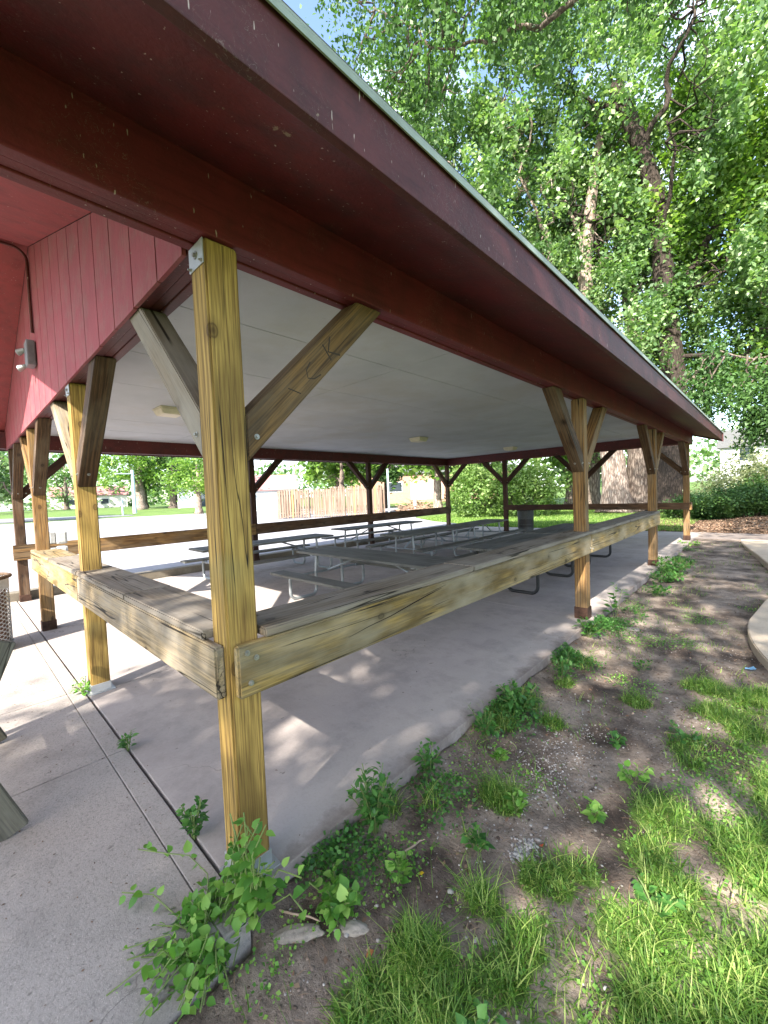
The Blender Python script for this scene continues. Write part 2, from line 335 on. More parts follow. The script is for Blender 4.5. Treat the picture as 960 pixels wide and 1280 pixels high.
# ------------------------------------------------------------------ structure: ground sheet
def smooth(a, b, x):
    t = min(1, max(0, (x - a) / (b - a))); return t * t * (3 - 2 * t)
PATCH = [(.67, .36, .13), (.80, .22, .16), (1.05, .45, .22), (1.12, .62, .26), (1.40, .85, .30), (1.50, 1.25, .22), (1.27, 1.72, .18), (1.25, 1.35, .15), (1.45, 3.05, .26), (1.42, 2.45, .26),
         (.52, 1.28, .11), (.72, .68, .10), (.55, .95, .07), (1.65, 1.7, .3), (1.7, 2.3, .3), (1.25, 3.5, .18), (.85, 2.9, .1), (.62, .12, .12), (1.3, .35, .3), (1.8, .9, .4), (1.75, 3.4, .4), (.45, 2.2, .09), (.3, 2.9, .08), (.9, .95, .12), (1.0, 1.15, .1)]
def gcov(x, y):
    c = 0.0
    for px, py, pr in PATCH:
        d = math.hypot(x - px, y - py) / pr
        if d < 1.8: c = max(c, 1 - smooth(.55, 1.5, d))
    c += .25 * fb(x, y, 3.1, 5) * (1 if c > .05 else .5)
    if x > 2.0: c = max(c, smooth(2.0, 2.5, x) * (1 - smooth(3.6, 5, y)))
    if y < 0: c = max(c, smooth(0.1, -.6, -y) if False else smooth(0, .5, -y) * smooth(.3, .6, x))
    c *= .35 + .65 * smooth(-.25, .12, fb(x, y, 6.3, 3.1) + .35 * fb(x, y, 2.3, 9))
    return min(1, max(0, c))
def gh(x, y):
    inside = -8.6 < x < .06 and -.05 < y < 15.6 or (x < .18 and -4.2 < y <= -.03 and x > -20)
    east = smooth(-.2, .2, x) * (1 - smooth(10, 14, y))
    z = -.015 - .095 * east
    z += .012 * fb(x, y, 0, 3) + .009 * fb(x, y, 1, 11) + .006 * fb(x, y, 2, 29) + .03 * smooth(.22, .04, x) * smooth(-.1, .5, fb(x, y, 5, 2)) if x > -1 and y < 18 else .02 * fb(x, y, 0, .4)
    if inside: z = -.17
    elif x < -8.3 and -45 < y < 48 and x > -62: z = -.06
    d = math.hypot(x, y)
    z += 1.1 * smooth(45, 110, d)
    if y > 15.8 and x > -.5: z += .25 * smooth(15.9, 19, y) * smooth(-.5, 1.5, x)
    return z
def axis(segs):
    out = []
    for a, b2, n in segs: out += list(np.linspace(a, b2, n, endpoint=False))
    return out + [segs[-1][1]]
XS = axis([(-420, -70, 14), (-70, -9, 40), (-9, -.3, 30), (-.3, 2.2, 125), (2.2, 3.2, 15), (3.2, 10, 30), (10, 60, 20), (60, 420, 12)])
YS = axis([(-420, -60, 10), (-60, -4, 20), (-4, -.6, 20), (-.6, 3.5, 200), (3.5, 16, 150), (16, 30, 50), (30, 70, 40), (70, 420, 20)])
V = []; GA = []
for y in YS:
    for x in XS:
        V.append((x, y, gh(x, y)))
        if -.6 < x < 3.4 and y < 15: g = gcov(x, y) * .9
        elif y >= 15 and x > -.8 and y < 20 and x < 12: g = -.2 + smooth(17.5, 20, y)
        elif x > 3.4 and y < 16: g = .6
        else: g = .9
        GA.append(g)
nx = len(XS); F = [(j * nx + i, j * nx + i + 1, (j + 1) * nx + i + 1, (j + 1) * nx + i) for j in range(len(YS) - 1) for i in range(nx - 1)]
me = np_mesh('ground', V, F, smooth=True); a = me.attributes.new('grass', 'FLOAT', 'POINT'); a.data.foreach_set('value', np.array(GA, np.float32))
tag(link('ground', me, M_GND), kind='structure')

# slab with control joints, apron, sidewalk, lot, kerb, road
bm = bmesh.new()
for x0, x1 in ((-8.1, -5.42), (-5.414, -2.7), (-2.694, .055)):
    for y0, y1 in ((-.022, 4.57), (4.576, 8.78), (8.786, 13.9)): add_box(bm, (x0, y0, -.2), (x1, y1, 0), .006)
tag(bm_obj('concrete_slab', bm, M_SLAB), kind='structure')
bm = bmesh.new()
for x0, x1 in ((-8.1, -5.5), (-5.49, -2.9), (-2.89, -.3), (-.29, 2.3), (2.31, 4.9), (4.91, 9.5)): add_box(bm, (x0, 13.906, -.2), (x1, 15.65, -.008), .006)
tag(bm_obj('footpath', bm, M_SLAB), kind='structure')
bm = bmesh.new()
js = [-20, -16.5, -14, -11.2, -8.3, -5.55, -4.2, -2.85, -1.52, .15]
for i in range(len(js) - 1):
    gap = .009 if abs(js[i] + 2.85) < .01 else .004
    add_box(bm, (js[i] + gap, -.145, -.2), (js[i + 1] - .004, -.04, .002), .004)
    add_box(bm, (js[i] + gap, -4.0, -.2), (js[i + 1] - .004, -.149, .002), .005)
for v_ in bm.verts:
    if v_.co.x > .1: v_.co.x += .12 * (-.04 - v_.co.y) * (1 if v_.co.y > -.6 else .4) + .02 * fb(v_.co.y, 3, 0, 4)
tag(bm_obj('pavement', bm, M_WALK), kind='structure')
def poly_sheet(name, pts, z0, z1, mat, bev=0):
    bm = bmesh.new(); vs = [bm.verts.new((x, y, z0)) for x, y in pts]; f = bm.faces.new(vs)
    r = bmesh.ops.extrude_face_region(bm, geom=[f])
    for e in r['geom']:
        if isinstance(e, bmesh.types.BMVert): e.co.z = z1
    bmesh.ops.recalc_face_normals(bm, faces=bm.faces)
    if bev:
        es = [e for e in bm.edges if all(abs(v.co.z - z1) < 1e-4 for v in e.verts)]
        bmesh.ops.bevel(bm, geom=es, offset=bev, segments=2, affect='EDGES')
    return bm_obj(name, bm, mat)
tag(poly_sheet('parking_lot', [(-8.4, -40), (-8.4, 15.65), (-11.5, 17.0), (-14.5, 19.2), (-17, 22.2), (-19.0, 26), (-26, 34), (-44, 32), (-58, 27), (-60, 10), (-60, -40)], -.2, .06, M_LOT), kind='structure')
bm = bmesh.new()
for y in np.arange(-6, 15.4, 2.4): add_box(bm, (-8.395, y, -.2), (-8.13, min(y + 2.39, 15.6), .155 + .01 * fb(y, 2)), .02)
tag(bm_obj('kerb', bm, M_KERB), kind='structure')
tag(poly_sheet('road', [(-60.01, -40), (-60.01, 16), (-150, 24), (-300, 36), (-300, 12), (-150, 8), (-80, -40)], -.3, .9, M_ROADC), kind='structure')
for v_ in bpy.data.objects['road'].data.vertices:
    d = math.hypot(v_.co.x, v_.co.y)
    v_.co.z = (-.05 + 1.1 * smooth(45, 110, d) + .06) if v_.co.z > .5 else -.6
# curved edging path to the right
def curve_piece(name, left, width, z):
    pts = []
    n = len(left)
    # smooth the outline
    def cr_(P, t):
        i = min(int(t), len(P) - 2); f = t - i
        p0, p1, p2, p3 = P[max(i - 1, 0)], P[i], P[i + 1], P[min(i + 2, len(P) - 1)]
        return tuple(.5 * (2 * p1[k] + (p2[k] - p0[k]) * f + (2 * p0[k] - 5 * p1[k] + 4 * p2[k] - p3[k]) * f * f + (3 * p1[k] - p0[k] - 3 * p2[k] + p3[k]) * f ** 3) for k in (0, 1))
    L = [cr_(left, (n - 1) * i / 24) for i in range(25)]
    return poly_sheet(name, L + [(x + width, y) for x, y in L[::-1]], -.15, z, M_EDGE, .01)
tag(curve_piece('garden_path', [(1.72, 3.9), (1.58, 4.35), (1.47, 4.9), (1.44, 5.5), (1.50, 6.1), (1.60, 6.9), (1.74, 7.5)], 1.1, -.015), kind='structure')
tag(curve_piece('garden_path', [(1.78, 8.9), (1.62, 9.7), (1.46, 10.8), (1.22, 12.2), (1.08, 13.2), (1.05, 13.85)], 1.2, .012), kind='structure')

# ------------------------------------------------------------------ the shelter
H = 2.685; PW = .14
Y2, Y3, Y4 = 4.5, 8.715, 13.24
X1, X2, X3 = 2.665, 5.405, 7.955
CZ = 2.955; SZ = 2.97; SL = .35; RX = -(X3 + PW) / 2
SH = tag(empty('picnic_shelter', (0, 0, 0)), 'open timber picnic shelter with maroon painted roof edge and grey board ceiling', 'shelter')
def member(name, p0, p1, w, h, mat, parent, up_=(0, 0, 1), bev=.006, cuts=None):
    """timber from p0 to p1 (centre line): local X along it, w across, h along up_"""
    p0 = Vector(p0); p1 = Vector(p1); d = p1 - p0; L = d.length; x = d.normalized()
    z = Vector(up_); z = (z - x * z.dot(x)).normalized(); y = z.cross(x)
    bm = bmesh.new(); add_box(bm, (0, -w / 2, -h / 2), (L, w / 2, h / 2))
    if cuts:
        for co, no in cuts:
            mw = Matrix((x, y, z)).transposed().to_4x4(); mw.translation = p0; mi = mw.inverted()
            co_l = mi @ Vector(co); no_l = mi.to_3x3() @ Vector(no)
            r = bmesh.ops.bisect_plane(bm, geom=bm.verts[:] + bm.edges[:] + bm.faces[:], plane_co=co_l, plane_no=no_l, clear_outer=True)
            bmesh.ops.holes_fill(bm, edges=[e for e in bm.edges if e.is_boundary])
    bmesh.ops.bevel(bm, geom=bm.edges[:], offset=bev, segments=2, affect='EDGES')
    o = bm_obj(name, bm, mat); mw = Matrix((x, y, z)).transposed().to_4x4(); mw.translation = p0
    o.matrix_world = mw
    if parent:
        bpy.context.view_layer.update()
        o.parent = parent; o.matrix_parent_inverse = parent.matrix_world.inverted()
    return o
def child(o, parent):
    bpy.context.view_layer.update(); o.parent = parent; o.matrix_parent_inverse = parent.matrix_world.inverted(); return o

# footprints of the 12 posts: low corner (x, y)
posts = {}
def put_post(key, x, y, mat, base):
    p = member('post', (x + PW / 2, y + PW / 2, .012), (x + PW / 2, y + PW / 2, H), PW, PW, mat, SH, (0, 1, 0), .009)
    posts[key] = (p, x, y, mat)
    bm = bmesh.new()
    if base == 'galv':
        add_box(bm, (x - .012, y - .03, .0), (x + PW + .03, y + PW + .03, .008)); add_box(bm, (x - .004, y - .004, .008), (x + PW + .004, y + PW + .004, .075), .002)
        child(bm_obj('base_bracket', bm, M_GALV), p)
    else:
        add_box(bm, (x - .008, y - .008, .0), (x + PW + .008, y + PW + .008, .13 + rnd.uniform(-.02, .03)), .003)
        child(bm_obj('base_bracket', bm, M_RUST), p)
    return p
pC = put_post('C', -PW, 0, M_YEL, 'galv'); pC['label'] = 'pale yellow corner post nearest the camera'
put_post('L1', -X1 - PW, 0, M_YEL, 'galv'); put_post('L2', -X2 - PW, 0, M_TAN, 'rust'); put_post('L3', -X3 - PW, 0, M_BRN, 'rust')
put_post('P2', -PW, Y2, M_TAN, 'rust'); put_post('P3', -PW, Y3, M_TAN, 'rust'); put_post('P4', -PW, Y4, M_TAN, 'rust')
put_post('N1', -X1 - PW, Y4, M_DRK, 'rust'); put_post('N2', -X2 - PW, Y4, M_DRK, 'rust'); put_post('NW', -X3 - PW, Y4, M_BRN, 'rust')
put_post('W2', -X3 - PW, Y2, M_DRK, 'rust'); put_post('W3', -X3 - PW, Y3, M_DRK, 'rust')
def bolt(p, n, parent, r=.011):
    r = r * .72
    p = Vector(p); n = Vector(n).normalized(); bm = bmesh.new()
    add_cyl(bm, p, p + n * .004, r * 1.7, seg=14); add_cyl(bm, p + n * .004, p + n * .013, r, seg=6)
    child(bm_obj('bolt', bm, M_BOLT), parent)
def put_brace(key, ax, s, mat, zb=1.80, reach=.90):
    p, x, y, _ = posts[key]
    cx, cy = x + PW / 2, y + PW / 2
    d = Vector((s, 0, 0)) if ax == 'x' else Vector((0, s, 0))
    base = Vector((cx, cy, 0)) + d * (PW / 2 + .002)
    A = base + Vector((0, 0, zb)); B = base + d * reach + Vector((0, 0, zb + reach))
    dirn = (B - A).normalized(); nrm = Vector((-dirn.z * d.x, -dirn.z * d.y, dirn.x * d.x + dirn.y * d.y))  # up-left normal
    off = nrm * (PW / 2)
    a0 = A + off - dirn * .12; b0 = B + off + dirn * .2
    o = member('brace', a0, b0, PW - .01, PW, mat, p, nrm, .005,
               cuts=[(base, -d), (Vector((0, 0, H - .002)), Vector((0, 0, 1)))])
    side = Vector((0, -1, 0)) if ax == 'x' else Vector((1, 0, 0))
    for t in (.07,):
        q = base + d * .045 + Vector((0, 0, zb + .11)); bolt(q + side * (PW / 2 - .006), side, o, .01)
    q = A + dirn * .15; bolt(q, -nrm, o)
    return o
bC = put_brace('C', 'y', 1, M_BRC, 1.80, .9); put_brace('C', 'x', -1, M_CTR, 1.82)
bC['label'] = 'brace with dark marker graffiti'
put_brace('L1', 'x', 1, M_BRN); put_brace('L1', 'x', -1, M_GRY)
put_brace('L2', 'x', 1, M_BRN); put_brace('L2', 'x', -1, M_TAN)
put_brace('L3', 'x', 1, M_BRN); put_brace('L3', 'y', 1, M_DRK)
for k in ('P2', 'P3'): put_brace(k, 'y', 1, M_TAN); put_brace(k, 'y', -1, M_BRN)
put_brace('P4', 'y', -1, M_BRN); put_brace('P4', 'x', -1, M_BRN)
for k in ('N1', 'N2'): put_brace(k, 'x', 1, M_DRK); put_brace(k, 'x', -1, M_DRK)
put_brace('NW', 'x', 1, M_DRK); put_brace('NW', 'y', -1, M_BRN)
for k in ('W2', 'W3'): put_brace(k, 'y', 1, M_DRK); put_brace(k, 'y', -1, M_DRK)
# top plates and bolts
for (x, y, z) in ((-PW, 0, H), (-X1 - PW, 0, H)):
    bm = bmesh.new(); add_box(bm, (x + .004, y - .006, z - .10), (x + PW * .96, y - .0015, z - .004), .001)
    pl_ = child(bm_obj('connector_plate', bm, M_GALV), pC if x > -1 else posts['L1'][0])
    bolt((x + .07, y - .006, z - .05), (0, -1, 0), pl_, .013); bolt((x + .02, y - .006, z - .09), (0, -1, 0), pl_, .006); bolt((x + .12, y - .006, z - .088), (0, -1, 0), pl_, .006)
# graffiti on the near brace
bm = bmesh.new()
def stroke(bm, pts, r=.004):
    o0 = Vector((.0, PW / 2, 0)); 
    P = []
    for (t, n_) in pts:
        q = Vector((0, PW + .002, 1.80)) + Vector((0, 1, 1)).normalized() * t + Vector((0, -1, 1)).normalized() * n_
        P.append(Vector((-.0045, q.y, q.z)))
    add_tube(bm, P, r, 6)
STR = []
gm, gnt, gb = mat_new('black_marker', .6); gb.inputs['Base Color'].default_value = (.03, .02, .012, 1)
bm.free()
for P_, r_ in (([(.72, .03), (.725, .07), (.73, .115)], .005), ([(.80, .115), (.735, .07), (.79, .015)], .005), ([(.60, .10), (.55, .085), (.53, .055), (.56, .03), (.61, .02)], .003), ([(.40, .09), (.42, .06), (.44, .03)], .003)):
    bm = bmesh.new(); stroke(bm, P_, r_)
    for v_ in bm.verts: v_.co.x = -.0045 + (v_.co.x + .0045) * .15
    child(bm_obj('marker_stroke', bm, gm), bC)


# beams: three plies each
def beam_ply(name, ax, fixed, a, b_, mat):
    bm = bmesh.new(); w = (PW + .02) / 3
    for i in range(3):
        lo = fixed + i * w; zz = H + (0.0, .006, .002)[i]
        if ax == 'y': add_box(bm, (lo + .002, a, zz), (lo + w - .002, b_, CZ + (.015 if i == 2 else -.002)), .004)
        else: add_box(bm, (a, lo + .002, zz), (b_, lo + w - .002, CZ - .002), .004)
    bm_obj(name, bm, mat, SH)
beam_ply('beam', 'y', -PW, -1.38, Y4 + PW + .5, M_BEAM)
beam_ply('beam', 'y', -X3 - PW - .02, -1.38, Y4 + PW + .5, M_BEAMD)
beam_ply('beam', 'x', 0.0, -X3 - .018, -PW - .002, M_BEAMD)
beam_ply('beam', 'x', Y4 - .01, -X3 - .018, -PW - .002, M_BEAMD)

# ceiling panels with battens
bm = bmesh.new()
xs = np.linspace(-X3 - .01, -PW - .004, 8); ys = np.arange(.17, Y4, 2.44).tolist() + [Y4 - .015]
for i in range(7):
    for j in range(len(ys) - 1): add_box(bm, (xs[i] + .004, ys[j] + .005, CZ + rnd.uniform(0, .002)), (xs[i + 1] - .004, ys[j + 1] - .005, CZ + .02))
bm_obj('ceiling', bm, M_CEIL, SH)
bm = bmesh.new(); add_box(bm, (-X3, .2, CZ + .022), (-PW, Y4, CZ + .03)); bm_obj('ceiling_backing', bm, M_BLACK, SH)

# roof: two slopes, overhanging
EX = .66; YS0 = -1.42; YN = Y4 + PW + .55
def zs(x): return SZ - SL * x if x >= RX else SZ - SL * (2 * RX - x)
def slope_sheet(name, x0, x1, y0, y1, dz0, dz1, mat, nsub=1):
    bm = bmesh.new()
    vs = [bm.verts.new((x, y, zs(x) + dz)) for dz in (dz0, dz1) for (x, y) in ((x0, y0), (x1, y0), (x1, y1), (x0, y1))]
    for f in ((0, 1, 2, 3), (7, 6, 5, 4), (0, 4, 5, 1), (1, 5, 6, 2), (2, 6, 7, 3), (3, 7, 4, 0)): bm.faces.new([vs[i] for i in f])
    bmesh.ops.recalc_face_normals(bm, faces=bm.faces)
    return bm_obj(name, bm, mat, SH)
WX = 2 * RX - EX
slope_sheet('soffit', .022, EX - .03, YS0 + .03, YN - .03, 0, .012, M_SOF)
slope_sheet('soffit', 2 * RX - .022, WX + .03, YS0 + .03, YN - .03, 0, .012, M_SOF)
slope_sheet('soffit', RX, -PW - .006, YS0 + .03, -.025, 0, .012, M_PINK)
slope_sheet('soffit', WX + .7, RX - .0, YS0 + .03, -.025, 0, .012, M_PINK)
slope_sheet('soffit', RX, -PW - .006, Y4 + PW + .03, YN - .03, 0, .012, M_SOF)
slope_sheet('soffit', WX + .7, RX, Y4 + PW + .03, YN - .03, 0, .012, M_SOF)
slope_sheet('roof', RX, EX + .02, YS0 - .02, YN + .02, .205, .232, M_SHNG)
slope_sheet('roof', RX, WX - .02, YS0 - .02, YN + .02, .205, .232, M_SHNG)
def fascia(x, s):
    zb = zs(x) - .022
    bm = bmesh.new(); add_box(bm, (0, YS0, 0), (.035, YN, .215), .003)
    o = bm_obj('fascia', bm, M_FAS, SH)
    o.location = (x, 0, zb); o.rotation_euler = (0, 0, 0)
    if s < 0: o.location.x = x - .035
    sh = .10 * s
    for v_ in o.data.vertices: v_.co.x += -sh * 0 + v_.co.z * .0 * s
    bm = bmesh.new(); top = zb + .215; xx = x + (.012 if s > 0 else -.012)
    a_, b__ = (xx - .02, xx + .040) if s > 0 else (xx - .040, xx + .02)
    add_box(bm, (a_, YS0 - .015, top + .001), (b__, YN + .015, top + .009)); 
    c_ = (b__ - .006, b__) if s > 0 else (a_, a_ + .006)
    add_box(bm, (c_[0], YS0 - .015, top - .022), (c_[1], YN + .015, top + .0005))
    bm_obj('drip_edge', bm, M_DRIP, SH)
fascia(EX - .025, 1); fascia(WX + .025, -1)
def rake(y0, y1):
    bm = bmesh.new()
    for xa, xb in ((RX, EX + .03), (RX, WX - .03)):
        vs = [bm.verts.new((x, y, zs(x) + dz)) for y in (y0, y1) for (x, dz) in ((xa, -.04), (xb, -.04), (xb, .20), (xa, .20))]
        for f in ((0, 1, 2, 3), (7, 6, 5, 4), (0, 4, 5, 1), (1, 5, 6, 2), (2, 6, 7, 3), (3, 7, 4, 0)): bm.faces.new([vs[i] for i in f])
    bmesh.ops.recalc_face_normals(bm, faces=bm.faces); bm_obj('rake_board', bm, M_FAS, SH)
rake(YS0 - .01, YS0 + .028); rake(YN - .028, YN + .01)
# gable siding boards
def gable(y0, y1):
    bm = bmesh.new(); x = -PW - .02; w = .36; first = True
    while x > -X3 - .1:
        xb = max(x - (.30 if first else w), -X3 - PW); first = False; a_, b__ = x - .006, xb + .006
        xs_ = [a_, b__] if not (b__ < RX < a_) else [a_, RX, b__]
        for i in range(len(xs_) - 1):
            p, q = xs_[i], xs_[i + 1]; zb = H - .012 + rnd.uniform(-.003, .003)
            vs = [bm.verts.new(c) for yy in (y0, y1) for c in ((p, yy, zb), (q, yy, zb), (q, yy, zs(q) - .003), (p, yy, zs(p) - .003))]
            for f in ((0, 1, 2, 3), (7, 6, 5, 4), (0, 4, 5, 1), (1, 5, 6, 2), (2, 6, 7, 3), (3, 7, 4, 0)): bm.faces.new([vs[k] for k in f])
        x = xb
    bmesh.ops.recalc_face_normals(bm, faces=bm.faces); bm_obj('gable_siding', bm, M_SID, SH)
    bm = bmesh.new(); ym = (y0 + y1) / 2
    yb0, yb1 = (y1 + .001, y1 + .006) if y0 < 1 else (y0 - .006, y0 - .001)
    vs = [bm.verts.new(c) for yy in (yb0, yb1) for c in ((-PW - .03, yy, CZ + .04), (-X3 - .05, yy, CZ + .04), (RX, yy, zs(RX) - .02))]
    bm.faces.new(vs[:3]); bm.faces.new(vs[3:][::-1]); bm_obj('siding_backing', bm, M_BEAMD, SH)
gable(-.022, -.003); gable(Y4 + PW + .014, Y4 + PW + .033)
bm = bmesh.new(); add_tube(bm, [(RX - .02, -1.3, zs(RX) - .03), (RX - .02, -.16, zs(RX) - .03)] + arc((RX - .02, -.16, zs(RX) - .15), .12, 90, 0, 6, (0, 1, 0), (0, 0, 1))[1:] + [(RX - .02, -.04, 3.5)], .014, 8)
cdt = tag(bm_obj('conduit', bm, M_BEAMD, smooth=True), 'thin red electrical conduit curving down the pink gable boards', 'conduit')
FX = tag(empty('gable_floodlight', (RX - .1, -.05, 3.28)), 'small grey twin floodlight box on the pink gable boards', 'floodlight')
bm = bmesh.new(); add_box(bm, (-.06, -.055, -.13), (.13, .02, .13), .012); bm_obj('junction_box', bm, simple('dark_grey_box', (.16, .16, .18), .5), FX)
for zz, a_ in ((.06, .5), (-.11, -.3)):
    bm = bmesh.new(); add_cyl(bm, (-.04, -.05, zz), (-.08, -.10, zz - .03), .02, .036, 16); add_cyl(bm, (-.08, -.10, zz - .03), (-.085, -.106, zz - .033), .036, .03, 16)
    bm_obj('lamp_head', bm, M_CTUBE, FX, smooth=False)

# ceiling lamps
def lamp(x, y, lab):
    t = tag(empty('ceiling_light', (x, y, CZ - .001)), lab, 'ceiling light', 'square lights on the grey ceiling')
    bm = bmesh.new(); add_box(bm, (-.17, -.17, -.02), (.17, .17, 0), .004); bm_obj('housing', bm, M_BEIGE, t)
    bm = bmesh.new(); r = bmesh.ops.create_cone(bm, cap_ends=True, segments=4, radius1=.19, radius2=.235, depth=.075, matrix=Matrix.Translation((0, 0, -.058)) @ Matrix.Rotation(R(45), 4, 'Z'))
    bmesh.ops.bevel(bm, geom=bm.edges[:], offset=.01, segments=2, affect='EDGES'); bm_obj('diffuser', bm, M_BEIGE, t)
lamp(-4.55, 7.1, 'beige square ceiling light in the middle of the ceiling'); lamp(-4.4, 11.6, 'farthest beige square ceiling light, above the far rail'); lamp(-4.5, 1.44, 'beige square ceiling light seen just left of the near yellow post')

# rails and counter boards (parts of the shelter)
def rail(p0, p1, zb, zt, th, mat, parent=SH, bev=.008, seg=1):
    a_ = Vector((*p0, (zb + zt) / 2)); b__ = Vector((*p1, (zb + zt) / 2))
    return member('rail', a_, b__, th, zt - zb, mat, parent, (0, 0, 1), bev)
T = .042
def add_split(o, pts, rads):
    me = o.data; bm = bmesh.new(); bm.from_mesh(me); n0 = len(bm.faces)
    inv = o.matrix_world.inverted(); add_tube(bm, [inv @ Vector(q) for q in pts], rads, 5)
    bm.faces.ensure_lookup_table()
    for f in bm.faces[n0:]: f.material_index = 1
    bm.to_mesh(me); bm.free(); me.materials.append(M_SPLIT)
M_SPLIT = simple('open_wood_split', (.012, .008, .005), .95)
r1 = rail((T / 2 + .001, .02), (T / 2 + .001, Y2 + .08), .812, 1.035, T, M_RAIL)
bpy.context.view_layer.update()
add_split(r1, [(.043, .62, .905), (.0435, .78, .925), (.0435, .95, .937), (.044, 1.12, .962), (.044, 1.3, .985), (.0435, 1.45, 1.0)], [.0008, .002, .0022, .0032, .0036, .0008])
add_split(r1, [(.043, 1.22, .988), (.0435, 1.36, 1.0), (.043, 1.5, 1.012)], [.0008, .002, .0008])
r2_ = rail((T / 2 + .001, Y2 + .088), (T / 2 + .001, Y3 + .16), .812, 1.035, T, M_RAIL)
r3 = rail((-.03, -T / 2 - .001), (-X1 - .05, -T / 2 - .001), .812, 1.035, T, M_GRY)
r4 = rail((-X1 - .058, -T / 2 - .001), (-X2 - .26, -T / 2 - .001), .812, 1.035, T, M_RAIL)
for (q, n_, par) in (((.044, .07, .87), (1, 0, 0), r1), ((.044, .10, .97), (1, 0, 0), r1), ((.044, .06, 1.0), (1, 0, 0), r1), ((.044, Y2 + .03, .88), (1, 0, 0), r1), ((.044, Y2 + .12, .86), (1, 0, 0), r2_), ((.044, Y2 + .12, .97), (1, 0, 0), r2_)): bolt(q, n_, par, .010)
def board(p0, p1, w, mat, bumpz=0, parent=SH):
    z = 1.038 + .021 + bumpz
    a_ = Vector((*p0, z)); b__ = Vector((*p1, z)); return member('counter_board', a_, b__, w, .040, mat, parent, (0, 0, 1), .007)
BW = .285
board((.042 - BW / 2, .15), (.042 - BW / 2, 1.86), BW, M_CTR); board((.042 - BW / 2, 1.872), (.042 - BW / 2, Y2 + .06), BW, M_CTR, .001)
board((.042 - BW / 2, Y2 + .072), (.042 - BW / 2, Y3 + .14), BW, M_CTR)
board((-.15, -.042 + BW / 2), (-1.30, -.042 + BW / 2), BW, M_CTR); board((-1.312, -.042 + BW / 2), (-X1 - .06, -.042 + BW / 2), BW, M_CTR, .002)
board((-X1 - .09, -.042 + BW / 2), (-4.2, -.042 + BW / 2), BW, M_CTR); board((-4.212, -.042 + BW / 2), (-X2 - .25, -.042 + BW / 2), BW, M_RAIL, .001)
# west and north rails, outside of the posts
for a_, b__ in ((-.05, Y2 + .07), (Y2 + .076, Y3 + .07), (Y3 + .076, Y4 + .12)):
    rail((-X3 + T / 2 + .001, a_), (-X3 + T / 2 + .001, b__), .74, 1.01, T, M_TAN if a_ < 1 else M_BRN)
rail((-X2 - .1, Y4 - T / 2 - .001), (-X1 - .05, Y4 - T / 2 - .001), .86, 1.05, T, M_DRK); rail((-X1 - .045, Y4 - T / 2 - .001), (.05, Y4 - T / 2 - .001), .86, 1.05, T, M_BRN)
bm = bmesh.new(); add_box(bm, (.003, Y4 - .045, .85), (.05, Y4 + .15, 1.055), .005); bm_obj('rail_end_block', bm, M_TAN, SH)

# weatherproof outlets on the third post
for zz, lab in ((1.23, 'upper clear-covered outlet box on the side of the brown post'), (1.02, 'lower clear-covered outlet box on the side of the brown post')):
    t = tag(empty('outlet_box', (-X2 - .05, PW + .002, zz)), lab, 'outlet')
    bm = bmesh.new(); add_box(bm, (-.055, 0, -.075), (.055, .06, .075), .008); bm_obj('mounting_box', bm, simple('grey_box_metal', (.3, .3, .3), .5), t)
    bm = bmesh.new(); add_box(bm, (-.065, .062, -.09), (.065, .19, .09), .03); bm_obj('bubble_cover', bm, simple('clear_cover_plastic', (.46, .46, .45), .25, 0, .1), t)

# ------------------------------------------------------------------ picnic tables
def make_table(L, tube):
    t = empty('picnic_table')
    bm = bmesh.new()
    for i in range(3): add_box(bm, (-L / 2, -.372 + i * .25, .682), (L / 2, -.372 + i * .25 + .243, .722), .007)
    bm_obj('tabletop', bm, M_TBL, t)
    for s in (-1, 1):
        bm = bmesh.new(); add_box(bm, (-L / 2, s * .76 - .125, .39), (L / 2, s * .76 + .125, .43), .007); bm_obj('seat', bm, M_TBL, t)
    e = L / 2 - .42
    for s in (-1, 1):
        bm = bmesh.new()
        for q in (-1, 1):
            y0, y1 = q * .80, q * .28; x = s * e; r = .11
            pts = [(x, q * .60, .375), (x, q * .72, .375)] + arc((x, q * .74, .335), .04, 90, 0, 3, (0, q, 0), (0, 0, 1))[1:]
            pts += [(x, y0 - q * .02, .16)] + [v_ for v_ in arc((x, y0 - q * (.02 + r), .022 + r), r, 0, -90, 6, (0, q, 0), (0, 0, 1))]
            pts += arc((x, y1 + q * r, .022 + r), r, -90, -180, 6, (0, q, 0), (0, 0, 1))
            pts += [(x, y1, .4), (x, y1 - q * .03, .68)]
            add_tube(bm, pts, .025, 8)
        add_tube(bm, [(s * e + .045 * s, -.62, .372), (s * e + .045 * s, .62, .372)], .019, 8)
        add_box(bm, (s * e - .03, -.36, .668), (s * e + .03, .36, .681))
        bm_obj('leg_frame', bm, tube, t, smooth=False)
        bm = bmesh.new(); add_tube(bm, [(s * (e + .03), 0, .375), (s * .28, 0, .675)], .017, 8); bm_obj('diagonal_brace', bm, tube, t)
    return t
def copy_tree(o, parent=None):
    c = o.copy(); COL.objects.link(c)
    if parent: c.parent = parent
    for ch in list(o.children): copy_tree(ch, c)
    return c
TG = 'grey picnic tables under the shelter'
ta = make_table(3.05, M_TUBE); ta.location = (-2.78, 3.62, 0); ta.rotation_euler.z = R(-1.5)
tag(ta, 'grey plank picnic table nearest the camera, set crosswise behind the near counter', 'picnic table', TG)
def place_t(src, x, y, rz, lab):
    c = copy_tree(src); c.location = (x, y, 0); c.rotation_euler.z = R(rz); tag(c, lab, 'picnic table', TG); return c
place_t(ta, -6.35, 3.95, 88, 'grey picnic table partly hidden behind the near yellow post, lengthwise beside the left rail')
place_t(ta, -6.95, 8.1, 86, 'farthest grey picnic table, against the rail in front of the wooden fence')
